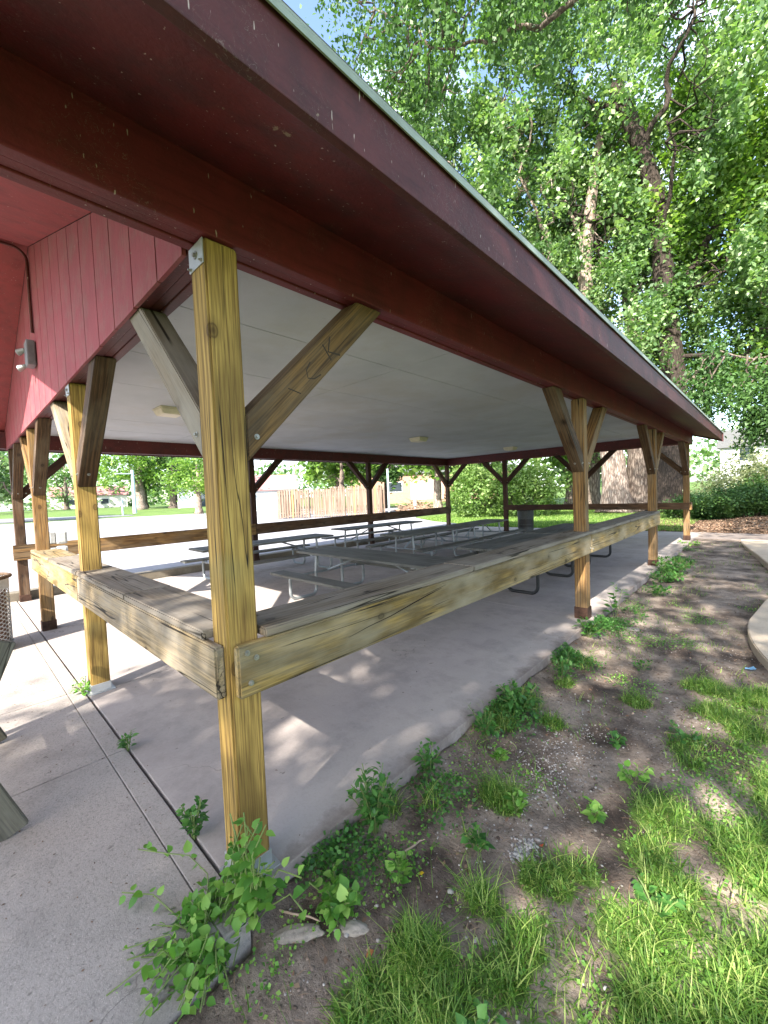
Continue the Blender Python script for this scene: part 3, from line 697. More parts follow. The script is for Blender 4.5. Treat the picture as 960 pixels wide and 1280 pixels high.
tb = make_table(2.35, M_TUBE); tb.location = (-4.45, 7.1, 0); tb.rotation_euler.z = R(88)
tag(tb, 'nearer of two grey picnic tables in line in the middle of the shelter', 'picnic table', TG)
place_t(tb, -4.45, 9.6, 92, 'farther of two grey picnic tables in line, its end beside the dark trash can')
tcb = make_table(2.35, M_TUBEB); tcb.location = (-1.72, 6.05, 0); tcb.rotation_euler.z = R(90)
tag(tcb, 'picnic table on black tube legs behind the long right-hand counter', 'picnic table', TG)
place_t(tcb, -1.75, 8.55, 90.5, 'picnic table on black tube legs seen past the second right-hand post')

# trash can by the far rail
t = tag(empty('trash_can', (-5.02, 13.95, 0)), 'dark grey trash can with black bag beside the far rail', 'trash can')
bm = bmesh.new(); add_cyl(bm, (0, 0, 0), (0, 0, .92), .27, .295, 32); bmesh.ops.delete(bm, geom=[f for f in bm.faces if f.calc_center_median().z > .9], context='FACES')
for zz in (.3, .6): add_tube(bm, [(math.cos(a_) * .286, math.sin(a_) * .286, zz) for a_ in np.linspace(0, 2 * math.pi, 33)], .008, 6, False)
bm_obj('can_body', bm, M_CAN, t)
bm = bmesh.new()
n = 40; rings = []
for k, (rr, zz) in enumerate(((.285, .2), (.28, .93), (.315, .96), (.32, .86), (.312, .80))):
    rings.append([bm.verts.new(((rr + .012 * math.sin(i * 2.7 + k) * (k > 1)) * math.cos(2 * math.pi * i / n), (rr + .012 * math.sin(i * 2.7 + k) * (k > 1)) * math.sin(2 * math.pi * i / n), zz + .015 * math.sin(i * 1.9) * (k > 1))) for i in range(n)])
for k in range(4):
    for i in range(n): bm.faces.new((rings[k][i], rings[k][(i + 1) % n], rings[k + 1][(i + 1) % n], rings[k + 1][i]))
bm_obj('bag', bm, M_BLACK, t)

# wire mesh bin at the left edge
t = tag(empty('mesh_bin', (-5.0, -.62, .002)), 'expanded-metal litter bin with a brown wooden rim at the left edge', 'litter bin')
bm = bmesh.new(); n = 44; rows = 34; rr = .29
vs = {}
for j in range(rows + 1):
    for i in range(n):
        if (i + j) % 2 == 0:
            a_ = 2 * math.pi * i / n; vs[i, j] = bm.verts.new((rr * math.cos(a_), rr * math.sin(a_), .04 + .8 * j / rows))
for j in range(rows):
    for i in range(n):
        if (i + j) % 2 == 0:
            for di in (1, -1):
                k = ((i + di) % n, j + 1)
                if k in vs: bm.edges.new((vs[i, j], vs[k]))
me = bpy.data.meshes.new('mesh_wall'); bm.to_mesh(me); bm.free()
bm = bmesh.new()
for e in me.edges:
    a_, b__ = (me.vertices[i].co for i in e.vertices); add_cyl(bm, a_, b__, .005, seg=4, cap=False)
bm_obj('mesh_wall', bm, M_GALV, t)
for zz, h_, r_ in ((.72, .12, .30), (.02, .06, .30)):
    bm = bmesh.new()
    pts_o = [(math.cos(2 * math.pi * i / 40), math.sin(2 * math.pi * i / 40)) for i in range(40)]
    lo = [bm.verts.new((c * r_, s_ * r_, zz)) for c, s_ in pts_o]; hi = [bm.verts.new((c * r_, s_ * r_, zz + h_)) for c, s_ in pts_o]
    for i in range(40): bm.faces.new((lo[i], lo[(i + 1) % 40], hi[(i + 1) % 40], hi[i]))
    bm_obj('band', bm, M_GALV, t)
bm = bmesh.new(); add_tube(bm, [(math.cos(a_) * .31, math.sin(a_) * .31, .855) for a_ in np.linspace(0, 2 * math.pi, 41)], .022, 8, False); add_cyl(bm, (0, 0, .02), (0, 0, .05), .28, seg=30); bm_obj('rim', bm, M_BRN, t)
bm = bmesh.new(); add_cyl(bm, (0, 0, .06), (0, 0, .74), .262, seg=30); bm_obj('liner', bm, simple('brown_liner', (.14, .075, .05), .8), t)

# wooden X-leg table at the left edge (only its north end shows)
t = tag(empty('wooden_trestle', (-1.13, -.8, .002)), 'grey-green wooden trestle on crossed plank legs at the left edge of the pavement', 'trestle')
def loc_member(name, p0, p1, w, h, mat, par, up_):
    o = member(name, p0, p1, w, h, mat, None, up_, .005); child(o, par)
for xx in (-1.15, -2.3):
    loc_member('leg', (xx, -.64, .005), (xx, -1.0, .98), .038, .15, M_GRN, t, (0, 1, 0)); loc_member('leg', (xx - .042, -1.02, .005), (xx - .042, -.63, .985), .038, .15, M_GRN, t, (0, 1, 0))
loc_member('stretcher', (-2.28, -.82, .42), (-1.21, -.82, .42), .038, .09, M_GRN, t, (0, 0, 1)); loc_member('top_rail', (-2.4, -.86, .965), (-1.05, -.86, .965), .09, .038, M_GRN, t, (0, 0, 1))

# ------------------------------------------------------------------ foliage tools
def leaf_quads(C, size, flat=.6, aspect=1.7, droop=0.0, rg=rng):
    """one folded-diamond leaf at every centre in C"""
    n = len(C)
    nrm = rg.normal(size=(n, 3)); nrm[:, 2] = np.abs(nrm[:, 2]) * (1 + flat * 2) ; nrm /= np.linalg.norm(nrm, axis=1)[:, None]
    a = rg.normal(size=(n, 3)); a[:, 2] -= droop; a -= nrm * np.sum(a * nrm, 1)[:, None]; a /= np.linalg.norm(a, axis=1)[:, None]
    b_ = np.cross(nrm, a); s = (size * rg.uniform(.6, 1.35, n))[:, None]
    l = a * s * .5; w = b_ * s * .5 / aspect
    V = np.stack([C - l, C + w + nrm * s * .08, C + l, C - w + nrm * s * .08], 1).reshape(-1, 3)
    F = np.arange(4 * n).reshape(n, 4)
    return V, F
def clumps(centres, per, sig, rg=rng):
    k = rg.integers(int(per * .5), int(per * 1.5) + 1, len(centres)); idx = np.repeat(np.arange(len(centres)), k)
    P = centres[idx] + rg.normal(size=(len(idx), 3)) * np.asarray(sig) * (rg.uniform(.5, 1.3, len(centres))[idx])[:, None]
    return P, idx
def ellipsoid(n, c, r, shell=.35, rg=rng):
    d = rg.normal(size=(n, 3)); d /= np.linalg.norm(d, axis=1)[:, None]
    q = rg.uniform(shell ** 3, 1, n) ** (1 / 3)
    # lumpy outline
    k = 1 + .18 * np.sin(d[:, 0] * 5 + c[0]) * np.cos(d[:, 1] * 4 + c[1]) + .12 * np.sin(d[:, 2] * 7 + c[2])
    return np.asarray(c) + d * (q * k)[:, None] * np.asarray(r)
def foliage(name, parent, mat, centres, per, sig, size, **kw):
    P, idx = clumps(centres, per, sig); V, F = leaf_quads(P, size, **kw)
    cv = rng.uniform(0, 1, len(centres))[idx] * .6 + rng.uniform(0, 1, len(P)) * .4
    o = link(name, np_mesh(name, V - np.array(parent.location) if parent else V, F, cv), mat, parent); return o
def branchy(bm, p0, p1, r0, r1, wob=.06, n=8, seg=8, seed=0):
    p0 = Vector(p0); p1 = Vector(p1); L = (p1 - p0).length; pts = []; rad = []
    for i in range(n + 1):
        f = i / n; p = p0.lerp(p1, f) + Vector((fb(f * 3, seed, 1), fb(f * 3, seed, 5), fb(f * 3, seed, 9))) * L * wob * math.sin(math.pi * f) * 2
        pts.append(p); rad.append(r0 + (r1 - r0) * f)
    add_tube(bm, pts, rad, seg); return pts
def poly_trunk(bm, pts, rads, seg=14, flare=1.5):
    P = []; Q = []
    for i in range(len(pts) - 1):
        for k in range(5):
            f = k / 5; P.append(Vector(pts[i]).lerp(Vector(pts[i + 1]), f)); Q.append(rads[i] + (rads[i + 1] - rads[i]) * f)
    P.append(Vector(pts[-1])); Q.append(rads[-1])
    for i in range(1, len(P) - 1): P[i] = P[i] + Vector((fb(i, 2.2), fb(i, 7.7), 0)) * Q[i] * .25
    Q[0] *= flare; Q[1] *= 1 + (flare - 1) * .35
    add_tube(bm, P, Q, seg)
    return P
def big_tree(name, label, group, base, trunk, rads, limbs, crowns, leafm, barkm, per=26, open_r=0.0, open_p=.4, sig=(.55, .55, .8), size=.26, nc=500, twig=40, cat='tree', droop=.8, flat=.3, flare=1.5):
    t = tag(empty(name, base), label, cat, group); B = Vector(base)
    bm = bmesh.new(); tp = poly_trunk(bm, [Vector(q) - B for q in trunk], rads, 16, flare)
    for i, (a_, b__, r0, r1) in enumerate(limbs): branchy(bm, Vector(a_) - B, Vector(b__) - B, r0, r1, .08, 9, 8, seed=i * 3.3 + base[0])
    rr = random.Random(int(abs(base[0] * 10 + base[1])))
    C_all = []
    for c, r, f in crowns:
        k_ = 7 if max(r) > 3 else 3
        big = ellipsoid(max(3, int(nc * f / k_)), c, r, .3)
        C_all.append(np.repeat(big, k_, 0) + rng.normal(size=(len(big) * k_, 3)) * np.array(r) * .105)
    C_all = np.concatenate(C_all)
    if open_r:   # the side towards the shelter is thin round the stem and the big limbs
        segs = [(trunk[i], trunk[i + 1]) for i in range(len(trunk) - 1)] + [(a_, b__) for a_, b__, _, _ in limbs]
        keep = np.ones(len(C_all), bool)
        for a_, b__ in segs:
            for f in np.linspace(0, 1, 6):
                q = np.array(a_) * (1 - f) + np.array(b__) * f
                sx_, sz_ = (q[0] - 1.6) / (q[1] + .75), (q[2] - 1.6) / (q[1] + .75); dy = C_all[:, 1] - q[1]
                dd = np.hypot(C_all[:, 0] - q[0] - dy * sx_, (C_all[:, 2] - q[2] - dy * sz_) * .8)
                keep &= ~((C_all[:, 1] < q[1] + .5) & (dd < open_r) & (rng.random(len(C_all)) < open_p))
        C_all = C_all[keep]
    # fine branches leave the limbs all along their length, towards the leaf clumps
    ends = []
    for q0, q1 in [(trunk[i], trunk[i + 1]) for i in range(len(trunk) // 2, len(trunk) - 1)] + [(a_, b__) for a_, b__, _, _ in limbs]:
        for f in np.linspace(.1, .97, 9): ends.append(Vector(q0).lerp(Vector(q1), float(f)) - B)
    made = 0
    for i in rr.sample(range(len(C_all)), min(twig * 3, len(C_all))):
        if made >= twig: break
        c = Vector(C_all[i]) - B; e = min(ends, key=lambda q: (q - c).length + rr.random() * 1.2); L_ = (c - e).length
        if L_ > 4.5 or L_ < .3: continue
        made += 1; r0_ = .014 + .011 * L_
        pts_ = branchy(bm, e, c + Vector((0, 0, -.15 * L_)), r0_, .008, .22, 7, 5, seed=i)
        if L_ > 1: branchy(bm, pts_[3], pts_[3] + Vector((rr.uniform(-1, 1), rr.uniform(-1, 1), rr.uniform(-.2, .9))) * L_ * .4, r0_ * .6, .006, .2, 5, 5, seed=i + 7)
    bm_obj('trunk', bm, barkm, t, smooth=True)
    foliage('crown', t, leafm, C_all, per, sig, size, flat=flat, droop=droop)
    return t
TRG = 'big trees behind the shelter'
big_tree('maple_tree', 'tall leafy tree whose dark leaning trunk rises above the far end of the roof', TRG, (-2.47, 26.3, -.02),
         [(-2.47, 26.3, -.1), (-2.35, 26.5, 3), (-2.21, 26.9, 6.6), (-2.5, 26.9, 10.5), (-2.8, 26.9, 16.3), (-3.6, 26.4, 20.3), (-4.6, 25.7, 23.6)], [.74, .64, .58, .54, .47, .42, .34],
         [((-2.4, 26.9, 10.8), (-.2, 29.0, 16.4), .28, .16), ((-.2, 29, 16.4), (2.4, 30.5, 21.5), .16, .07), ((-2.8, 26.8, 15), (-6.6, 25.2, 17.5), .16, .05), ((-2.3, 26.9, 8.5), (1.8, 26.5, 7.5), .13, .05), ((-3.4, 26.5, 19.5), (-1.0, 25.8, 25), .18, .06), ((-3.9, 26, 21.5), (-7.5, 24.5, 25), .16, .05), ((-2.8, 26.8, 14), (-2.0, 24.0, 19), .14, .04)],
         [((-3, 27, 21), (6.5, 5.5, 6.5), 1.0), ((0.5, 27.5, 14.5), (5, 4.5, 4.5), .5), ((-6.5, 26.5, 16), (4, 4, 4.5), .35), ((2.2, 27, 10.5), (4, 4, 2.6), .28), ((-2.5, 28.5, 30), (6, 5, 4), .4)],
         L_MAPLE, B_DARK, nc=800, per=46, size=.25, sig=(.30, .30, .46), twig=110, open_r=1.35, open_p=.85)
big_tree('maple_tree', 'thick pale trunk of a leaning tree seen right of the second side post', TRG, (-4.95, 26.0, -.02),
         [(-4.95, 26.0, -.1), (-5.1, 26.1, 3), (-5.9, 26.0, 8), (-6.3, 25.6, 14), (-6.0, 26, 18.3), (-5.6, 26.6, 22)], [.80, .62, .5, .36, .3, .2],
         [((-5.9, 26, 8), (-7.6, 24.6, 14), .26, .17), ((-7.6, 24.6, 14), (-8.6, 23.8, 18.5), .17, .08), ((-6.3, 25.6, 13), (-7.2, 25, 18.6), .16, .08), ((-7.6, 24.6, 14), (-10, 23, 16), .1, .04), ((-10, 23, 16), (-13.4, 20.2, 23), .07, .03), ((-8.6, 23.8, 18.5), (-8.8, 22.6, 25), .08, .03)],
         [((-8.5, 25.5, 19), (5.5, 5, 5.5), .9), ((-5.5, 27, 12.5), (5, 4, 4.5), .6), ((-10.5, 24.5, 13.5), (4.5, 4, 4.5), .45), ((-12.2, 21.5, 18.0), (3.8, 3.5, 4.2), .5), ((-13.6, 20.0, 23.5), (3.6, 3.4, 3.4), .38), ((-8.6, 22.5, 24.5), (4, 3.5, 3), .4)],
         L_MAPLE, B_PALE, nc=720, per=44, size=.26, sig=(.30, .30, .46), twig=100, open_r=1.2)
big_tree('maple_tree', 'thick grey furrowed trunk directly left of the third side post', TRG, (-4.03, 26.9, -.02),
         [(-4.0, 26.9, -.1), (-4.0, 27.1, 3.2), (-4.3, 28, 9), (-4.8, 28.5, 16), (-5, 29, 22)], [.72, .6, .48, .34, .2],
         [((-4.3, 28, 9), (-1.5, 30.5, 15), .2, .08), ((-4.6, 28.3, 13), (-8, 30, 19), .18, .06)],
         [((-5, 30, 20), (7, 5, 6), 1.0), ((1, 31, 18), (5, 4.5, 6), .6), ((-3, 32, 10), (7, 3.5, 5), .55)],
         L_YEL, B_GREY, nc=440, per=44, size=.3, sig=(.38, .38, .5), twig=50)
big_tree('maple_tree', 'bright green tree at the right edge beyond the shrubs', TRG, (3.6, 31.0, .2),
         [(3.6, 31, 0), (3.8, 31.3, 6), (4.4, 31.8, 13), (4.0, 32, 19)], [.4, .34, .24, .12],
         [((3.8, 31.3, 6), (1.2, 30, 10), .14, .05), ((4, 31.5, 9), (7, 31, 14), .14, .05)],
         [((3.5, 30.5, 15), (5.5, 5, 6), 1.0), ((2.6, 29.5, 8.2), (4.2, 3.5, 2.6), .45), ((6, 31, 22), (6, 5, 6), .6)],
         L_YEL, B_DARK, nc=420, per=46, size=.28, twig=50)
# low dark limb, and the near tree out of frame on the right whose leaves hang over the roof
big_tree('overhanging_tree', 'near tree whose drooping dark leafy boughs hang over the roof at the top', TRG, (7.6, 11.0, -.05),
         [(7.6, 11, -.1), (7.3, 11.1, 4), (6.6, 11.2, 8), (5.4, 11.4, 12)], [.5, .42, .34, .22],
         [((6.6, 11.2, 8), (2.5, 10.6, 13), .2, .12), ((2.5, 10.6, 13), (-2.4, 9.6, 12.6), .11, .06), ((-2.4, 9.6, 12.6), (-4.6, 8.2, 12.8), .06, .02), ((5.4, 11.4, 12), (1.0, 12.5, 16), .15, .06), ((7.2, 11.1, 5), (2.6, 16.5, 5.2), .12, .05), ((2.6, 16.5, 5.2), (-.2, 17.7, 6.0), .05, .02), ((-4.6, 8.2, 12.8), (-7.2, 8, 16), .04, .015), ((5.4, 11.4, 12), (6, 9, 16), .15, .05),
          ((1.5, 10.4, 13), (-1.4, 11.2, 15.5), .07, .02), ((7.0, 11.1, 6), (4.6, 15, 9), .12, .05)],
         [((-4.2, 8.4, 12.9), (2.2, 1.6, 1.3), .30), ((-1.6, 9.8, 13.6), (2.6, 1.8, 1.5), .22), ((-3.0, 8.2, 14.6), (2.4, 1.4, 1.0), .18), ((1.5, 11, 14.5), (2.6, 2.4, 1.6), .25), ((4, 12, 15), (3.4, 3, 2.2), .4), ((-6.6, 8.2, 15.6), (2.2, 1.4, 1.5), .2), ((0.5, 17.5, 5.0), (1.3, 1.1, 1.3), .2), ((2.6, 16.6, 4.1), (2.0, 1.5, 1.0), .35), ((1.6, 17.2, 3.5), (1.0, .9, .5), .10), ((4.5, 14.6, 10), (1.6, 2.2, 1.6), .15)],
         L_DARK, B_GREY, nc=420, per=42, sig=(.22, .22, .42), size=.13, twig=90, droop=1.4, flat=0)
# trees behind the camera to the south: never in the picture but for their dappled shade
ST = 'trees south of the shelter'
big_tree('shade_tree', 'spreading tree on the lawn south-east of the shelter, shading its side', ST, (7.2, -9.2, -.05),
         [(7.2, -9.2, -.1), (7.0, -9, 4), (6.4, -8.4, 8), (6, -8, 11)], [.45, .36, .26, .14],
         [((7, -9, 4), (3.5, -6.5, 8), .18, .06), ((6.4, -8.4, 8), (9, -5.5, 11), .16, .06), ((6.8, -8.8, 5), (8.6, -5, 8.5), .15, .05)],
         [((5.7, -5.8, 9.6), (3.0, 3.2, 2.4), .5), ((2.2, -9.8, 8.6), (2.1, 3.3, 1.9), .75), ((7.2, -3.2, 10.8), (3, 3.2, 2.4), .6)],
         L_MAPLE, B_GREY, nc=400, per=40, sig=(.32, .32, .28), size=.17, twig=50)
big_tree('shade_tree', 'tree on the lawn east of the shelter, shading its far side', ST, (10.5, 1.0, -.05),
         [(10.5, 1, -.1), (10, 1.2, 4), (8.5, 2, 8), (7.8, 2.2, 11)], [.4, .3, .24, .12],
         [((10, 1.2, 4), (6.6, 1, 8), .16, .05), ((8.5, 2, 8), (8, 5.5, 11), .15, .05)],
         [((6.6, 1.6, 10), (3.2, 4.2, 2.6), 1.0), ((7.5, 6.0, 11), (3, 3, 2.4), .6)],
         L_MAPLE, B_GREY, nc=230, per=34, sig=(.4, .4, .34), size=.2, twig=40)

# lawn trees to the west and north-west
LT = 'lawn trees across the parking lot'
def lawn_tree(x, y, h, r, mat, lab, tr=.28, low=2.2, bk=None, n=110, per=30, size=.55):
    z0 = gh(x, y); bk = bk or B_GREY
    return big_tree('lawn_tree', lab, LT, (x, y, z0 - .05), [(x, y, z0 - .1), (x + .1, y, z0 + low), (x, y + .2, z0 + h * .55), (x, y, z0 + h * .8)], [tr, tr * .85, tr * .5, tr * .2],
                    [((x, y, z0 + low), (x + r * .5, y - r * .3, z0 + h * .5), tr * .5, .06), ((x, y, z0 + low * 1.1), (x - r * .5, y + r * .2, z0 + h * .5), tr * .5, .06)],
                    [((x, y, z0 + (h + low) / 2 + .2), (r, r, (h - low) / 2), 1)], mat, bk, nc=n, per=per, sig=(.09 * r + .15, .09 * r + .15, .09 * r + .1), size=size, twig=10, droop=.4)
lawn_tree(-87.4, 25.2, 11, 7.5, L_YEL, 'round lawn tree left of the lamp post, beyond the lot', .7, 3.0)
lawn_tree(-78, 27.4, 12, 6, L_DARK, 'dark-trunked tree just right of the lamp post', .7, 2.6)
lawn_tree(-80, 22.5, 12, 6, L_YEL, 'pale-trunked tree right behind the lamp post', .9, 3.0, B_PALE)
lawn_tree(-52, 21.2, 8.5, 5, L_YEL, 'bushy tree at the lot edge with leafy suckers round its trunk', .42, 2.6, B_PALE, 130, 34, .42)
lawn_tree(-111, 16.8, 13, 7, L_MAPLE, 'tree far down the street between the first posts', .5, 2.0)
lawn_tree(-95, 3, 13, 9, L_DARK, 'leafy tree at the far left edge beyond the road', .5, 1.5)
lawn_tree(-60, 4.5, 9, 4, L_MAPLE, 'small tree at the far left beside the road', .3, 1.6)
lawn_tree(-36, 31, 9.5, 4.6, L_YEL, 'bright lawn tree behind the left end of the wooden fence', .35, 2.6)
lawn_tree(-30, 26.5, 8, 3.6, L_YEL, 'broad tree leaning over the wooden fence gate', .3, 2.8)
lawn_tree(-29.1, 32.1, 9, 4.0, L_DARK, 'dark slender-trunked tree right of the wooden fence', .22, 2.9, B_DARK)
lawn_tree(-24, 40, 10, 5, L_MAPLE, 'tree in front of the orange brick building', .3, 2.6)
lawn_tree(-18.5, 27.0, 9, 3.8, L_YEL, 'pale-trunked tree beside the white pole on the north lawn', .36, 3.0, B_PALE)
lawn_tree(-17.4, 33, 10, 4.5, L_DARK, 'dark tree behind the north-west corner post', .35, 2.3, B_DARK)
lawn_tree(-11, 36, 12, 5.5, L_YEL, 'tree behind the large shrub on the north lawn', .4, 2.5)
lawn_tree(-8.4, 33.5, 12, 5, L_MAPLE, 'tree with a grey forked trunk behind the second side post', .5, 3.2)

# distant wood closing the horizon
C_ = []
for i in range(900):
    a_ = R(rnd.uniform(60, 215)); d_ = rnd.uniform(120, 175); C_.append((math.cos(a_) * d_, math.sin(a_) * d_, rnd.uniform(.5, 13 + 3 * math.sin(a_ * 17))))
t = foliage('distant_woods', None, L_MAPLE, np.array(C_), 34, (2.6, 2.6, 1.6), 1.5)
tag(t, 'hazy mass of trees on the horizon', 'woods', kind='stuff')

# shrubs
def shrub(name, label, group, c, r, mat, n, per, size, sig=.16, stems=10, shell=.2, cat='shrub'):
    z0 = gh(c[0], c[1]); t = tag(empty(name, (c[0], c[1], z0)), label, cat, group); bm = bmesh.new()
    C = ellipsoid(n, (c[0], c[1], z0 + r[2] * .85), r, shell); C = C[C[:, 2] > z0 + .05]
    for i in range(stems):
        q = C[rnd.randrange(len(C))]; branchy(bm, (rnd.uniform(-.12, .12), rnd.uniform(-.12, .12), -.03), Vector(q) - Vector(t.location), .03, .008, .1, 5, 5, seed=i)
    bm_obj('stem', bm, B_GREY, t); foliage('foliage', t, mat, C, per, (sig, sig, sig), size, flat=.5, droop=.2); return t
SG = 'shrubs behind the shelter'
shrub('lilac_bush', 'big yellow-green bush on the lawn left of the far middle post', SG, (-12.0, 22.6), (2.3, 2.0, 1.75), L_SHRUB, 260, 34, .2, .24)
shrub('lilac_bush', 'big yellow-green bush right of the far middle post', SG, (-8.9, 23.0), (2.1, 1.9, 1.8), L_SHRUB, 260, 34, .19, .24)
shrub('lilac_bush', 'small dark bush at the foot of the pale tree trunk', SG, (-17.2, 28.2), (1.3, 1.2, 1.0), L_DARK, 80, 26, .18, .2)
for i, (x, y, r_, h_, lab) in enumerate([(1.0, 20.6, 1.5, .62, 'low spreading evergreen right behind the far corner post'), (3.0, 19.8, 1.4, .6, 'low spreading evergreen at the right edge above the leaf litter'), (-.9, 21.8, 1.1, .5, 'low evergreen mound left of the far corner post'), (2.0, 22.6, 1.6, .8, 'second-row evergreen between the low mounds and the pale shrubs')]):
    shrub('juniper_bush', lab, 'low evergreens along the bank', (x, y), (r_, r_ * .8, h_), L_JUN, 240, 46, .10, .13, 8)
for x, y, r_, h_, lab in [(.6, 25.2, 1.7, 1.25, 'pale airy shrub behind the evergreens, directly right of the roof tip'), (3.0, 25.4, 1.9, 1.5, 'pale airy shrub behind the evergreens at the right edge'), (1.8, 27.5, 2.2, 1.9, 'taller pale shrub in front of the white house')]:
    shrub('flowering_shrub', lab, 'pale shrubs beyond the evergreens', (x, y), (r_, r_ * .8, h_), leafmat('pale_shrub_leaves', (.16, .2, .09), (.3, .33, .17), (.5, .5, .33), .3) if x == .6 else bpy.data.materials['pale_shrub_leaves'], 230, 30, .13, .2, 12)

# ------------------------------------------------------------------ far structures
def prism_roof(bm, x0, x1, y0, y1, z, h, ov=.4):
    a_ = [(x0 - ov, y0 - ov, z), (x1 + ov, y0 - ov, z), (x1 + ov, y1 + ov, z), (x0 - ov, y1 + ov, z), (x0 - ov, (y0 + y1) / 2, z + h), (x1 + ov, (y0 + y1) / 2, z + h)]
    v_ = [bm.verts.new(q) for q in a_]
    for f in ((0, 1, 5, 4), (2, 3, 4, 5), (0, 4, 3), (1, 2, 5), (3, 2, 1, 0)): bm.faces.new([v_[i] for i in f])
def house(name, label, cat, loc, rz, w, d, h, rh, wall, roof, wins, door=None):
    t = tag(empty(name, loc, R(rz)), label, cat); bm = bmesh.new(); add_box(bm, (-w / 2, 0, -.5), (w / 2, d, h)); wl = bm_obj('wall', bm, wall, t)
    # gable infill
    bm = bmesh.new(); prism_roof(bm, -w / 2, w / 2, 0, d, h + .01, rh); bm_obj('roof', bm, roof, t)
    for wx, wz, ww, wh in wins:
        bm = bmesh.new(); add_box(bm, (wx - ww / 2 - .08, -.06, wz - .08), (wx + ww / 2 + .08, -.003, wz + wh + .08), .01); f = bm_obj('window', bm, M_HWHITE, t)
        bm = bmesh.new(); add_box(bm, (wx - ww / 2, -.075, wz), (wx + ww / 2, -.063, wz + wh)); bm_obj('pane', bm, M_WIN, f)
    if door:
        bm = bmesh.new(); add_box(bm, (door[0] - door[1] / 2, -.06, -.0), (door[0] + door[1] / 2, -.005, door[2]), .01)
        for zz in np.arange(.5, door[2], .5): add_box(bm, (door[0] - door[1] / 2 + .05, -.07, zz - .2), (door[0] + door[1] / 2 - .05, -.062, zz + .2))
        bm_obj('door', bm, door[3], t)
    return t
# each faces the camera side: rz turns local -Y towards the shelter
house('slate_house', 'slate blue house with white gable behind the lawn trees', 'house', (-78, 33.5, 1.0), 68, 12, 9, 5.6, 3, M_HDARK, M_SHNG, [(-3, 1.2, 1.6, 1.3), (2, 1.2, 1.6, 1.3), (-3, 3.6, 1.4, 1.2)])
bm = bmesh.new(); add_box(bm, (-76.6, 27.6, .2), (-75.6, 31.0, 6.2)); child(bm_obj('side_wing', bm, M_HWHITE), bpy.data.objects['slate_house'])
house('garage', 'white garage with faded red roof left of the wooden fence', 'garage', (-47.5, 27.5, .25), 58, 9, 7, 2.5, 2.2, M_HWHITE, M_ROOFR, [], (1.2, 4.8, 2.3, simple('garage_door_paint', (.38, .43, .46), .5)))
house('brick_building', 'long orange brick building beyond the north lawn', 'building', (-36, 49, .5), 38, 24, 10, 4.0, 2.2, M_BRICK, M_SHNG, [(-5, 1.4, 2, 1.4), (6.5, 1.4, 2, 1.4)], (-.2, 5.0, 3.0, simple('pink_brick_panel', (.55, .3, .24), .8)))
house('white_house', 'white two-storey house behind the shrubs at the right', 'house', (3.5, 66, .6), -3, 13, 9, 5.0, 2.6, M_HWHITE, M_SHNG, [(-4, 3.3, 1.3, 1.5), (-1, 3.3, 1.3, 1.5), (3, 3.3, 1.3, 1.5), (-4, .8, 1.3, 1.5), (1, .8, 1.6, 1.5)])
# second building to the west closing the street view
house('cream_house', 'low cream house far down the street', 'house', (-125, 24, 1.1), 78, 16, 9, 3.2, 2.5, simple('cream_siding', (.62, .58, .52), .8), M_ROOFR, [(-4, 1, 1.6, 1.3), (3, 1, 1.6, 1.3)])

# lamp post, poles
t = tag(empty('street_lamp', (-66.2, 17.8, gh(-66.2, 17.8))), 'pale blue-grey lamp post standing at the far kerb of the lot', 'lamp post')
bm = bmesh.new(); add_cyl(bm, (0, 0, -.3), (0, 0, 6.3), .28, .2, 12); bm_obj('pole', bm, M_POLE, t)
bm = bmesh.new(); add_box(bm, (-.2, -2.2, 5.7), (.2, 0.1, 5.85), .03); bm_obj('lamp_arm', bm, M_POLE, t)
def pole(name, x, y, h, r, lab, mat=M_POLE):
    bm = bmesh.new(); z0 = gh(x, y); add_cyl(bm, (x, y, z0 - .2), (x, y, z0 + h), r, r * .9, 12); add_cyl(bm, (x, y, z0 + h), (x, y, z0 + h + .03), r * 1.15, r * .6, 12)
    tag(bm_obj(name, bm, mat), lab, 'post')
pole('steel_pole', -19.8, 25.7, 1.35, .14, 'short pale steel pole on the north lawn left of the corner post')
pole('marker_post', -62, 15.2, 2.2, .12, 'thin white marker post in the grass beside the street')
pole('utility_pole', 1.9, 33.4, 3.2, .12, 'pale pole among the shrubs at the right edge', M_HWHITE)
pole('fence_pole', -19.9, 22.6, 3.6, .09, 'tall pale pole at the right end of the wooden fence')
# wooden board enclosure (dumpster screen)
EN = tag(empty('board_enclosure', (-22.2, 19.4, .06)), 'pale weathered board enclosure with a double gate across the lot', 'fence')
def panel(name, p0, p1, h, n, top=0, every=(3,), z0=.12):
    p0 = Vector((*p0, 0)); p1 = Vector((*p1, 0)); d = p1 - p0; L = d.length; a_ = math.atan2(d.y, d.x); w = L / n
    mw = Matrix.Translation(p0) @ Matrix.Rotation(a_, 4, 'Z'); bmA = bmesh.new()
    for i in range(n):
        new = (i % 17) in every; bb = bmesh.new() if new else bmA
        add_box(bb, (i * w + w * .04, -.02, z0 + rnd.uniform(-.03, .03)), (i * w + w * .72, .02, h + rnd.uniform(-.04, .04)), .004)
        if new: o = bm_obj('new_board', bb, M_NEWB); o.matrix_world = mw; child(o, EN)
    for zz in (.45, h - .35): add_box(bmA, (0, .023, zz), (L, .07, zz + .09), .004)
    for xx in (.05, L - .05): add_box(bmA, (xx - .05, .072, 0), (xx + .05, .17, h - .05), .004)
    o = bm_obj(name, bmA, M_FENCE); o.matrix_world = mw; child(o, EN)
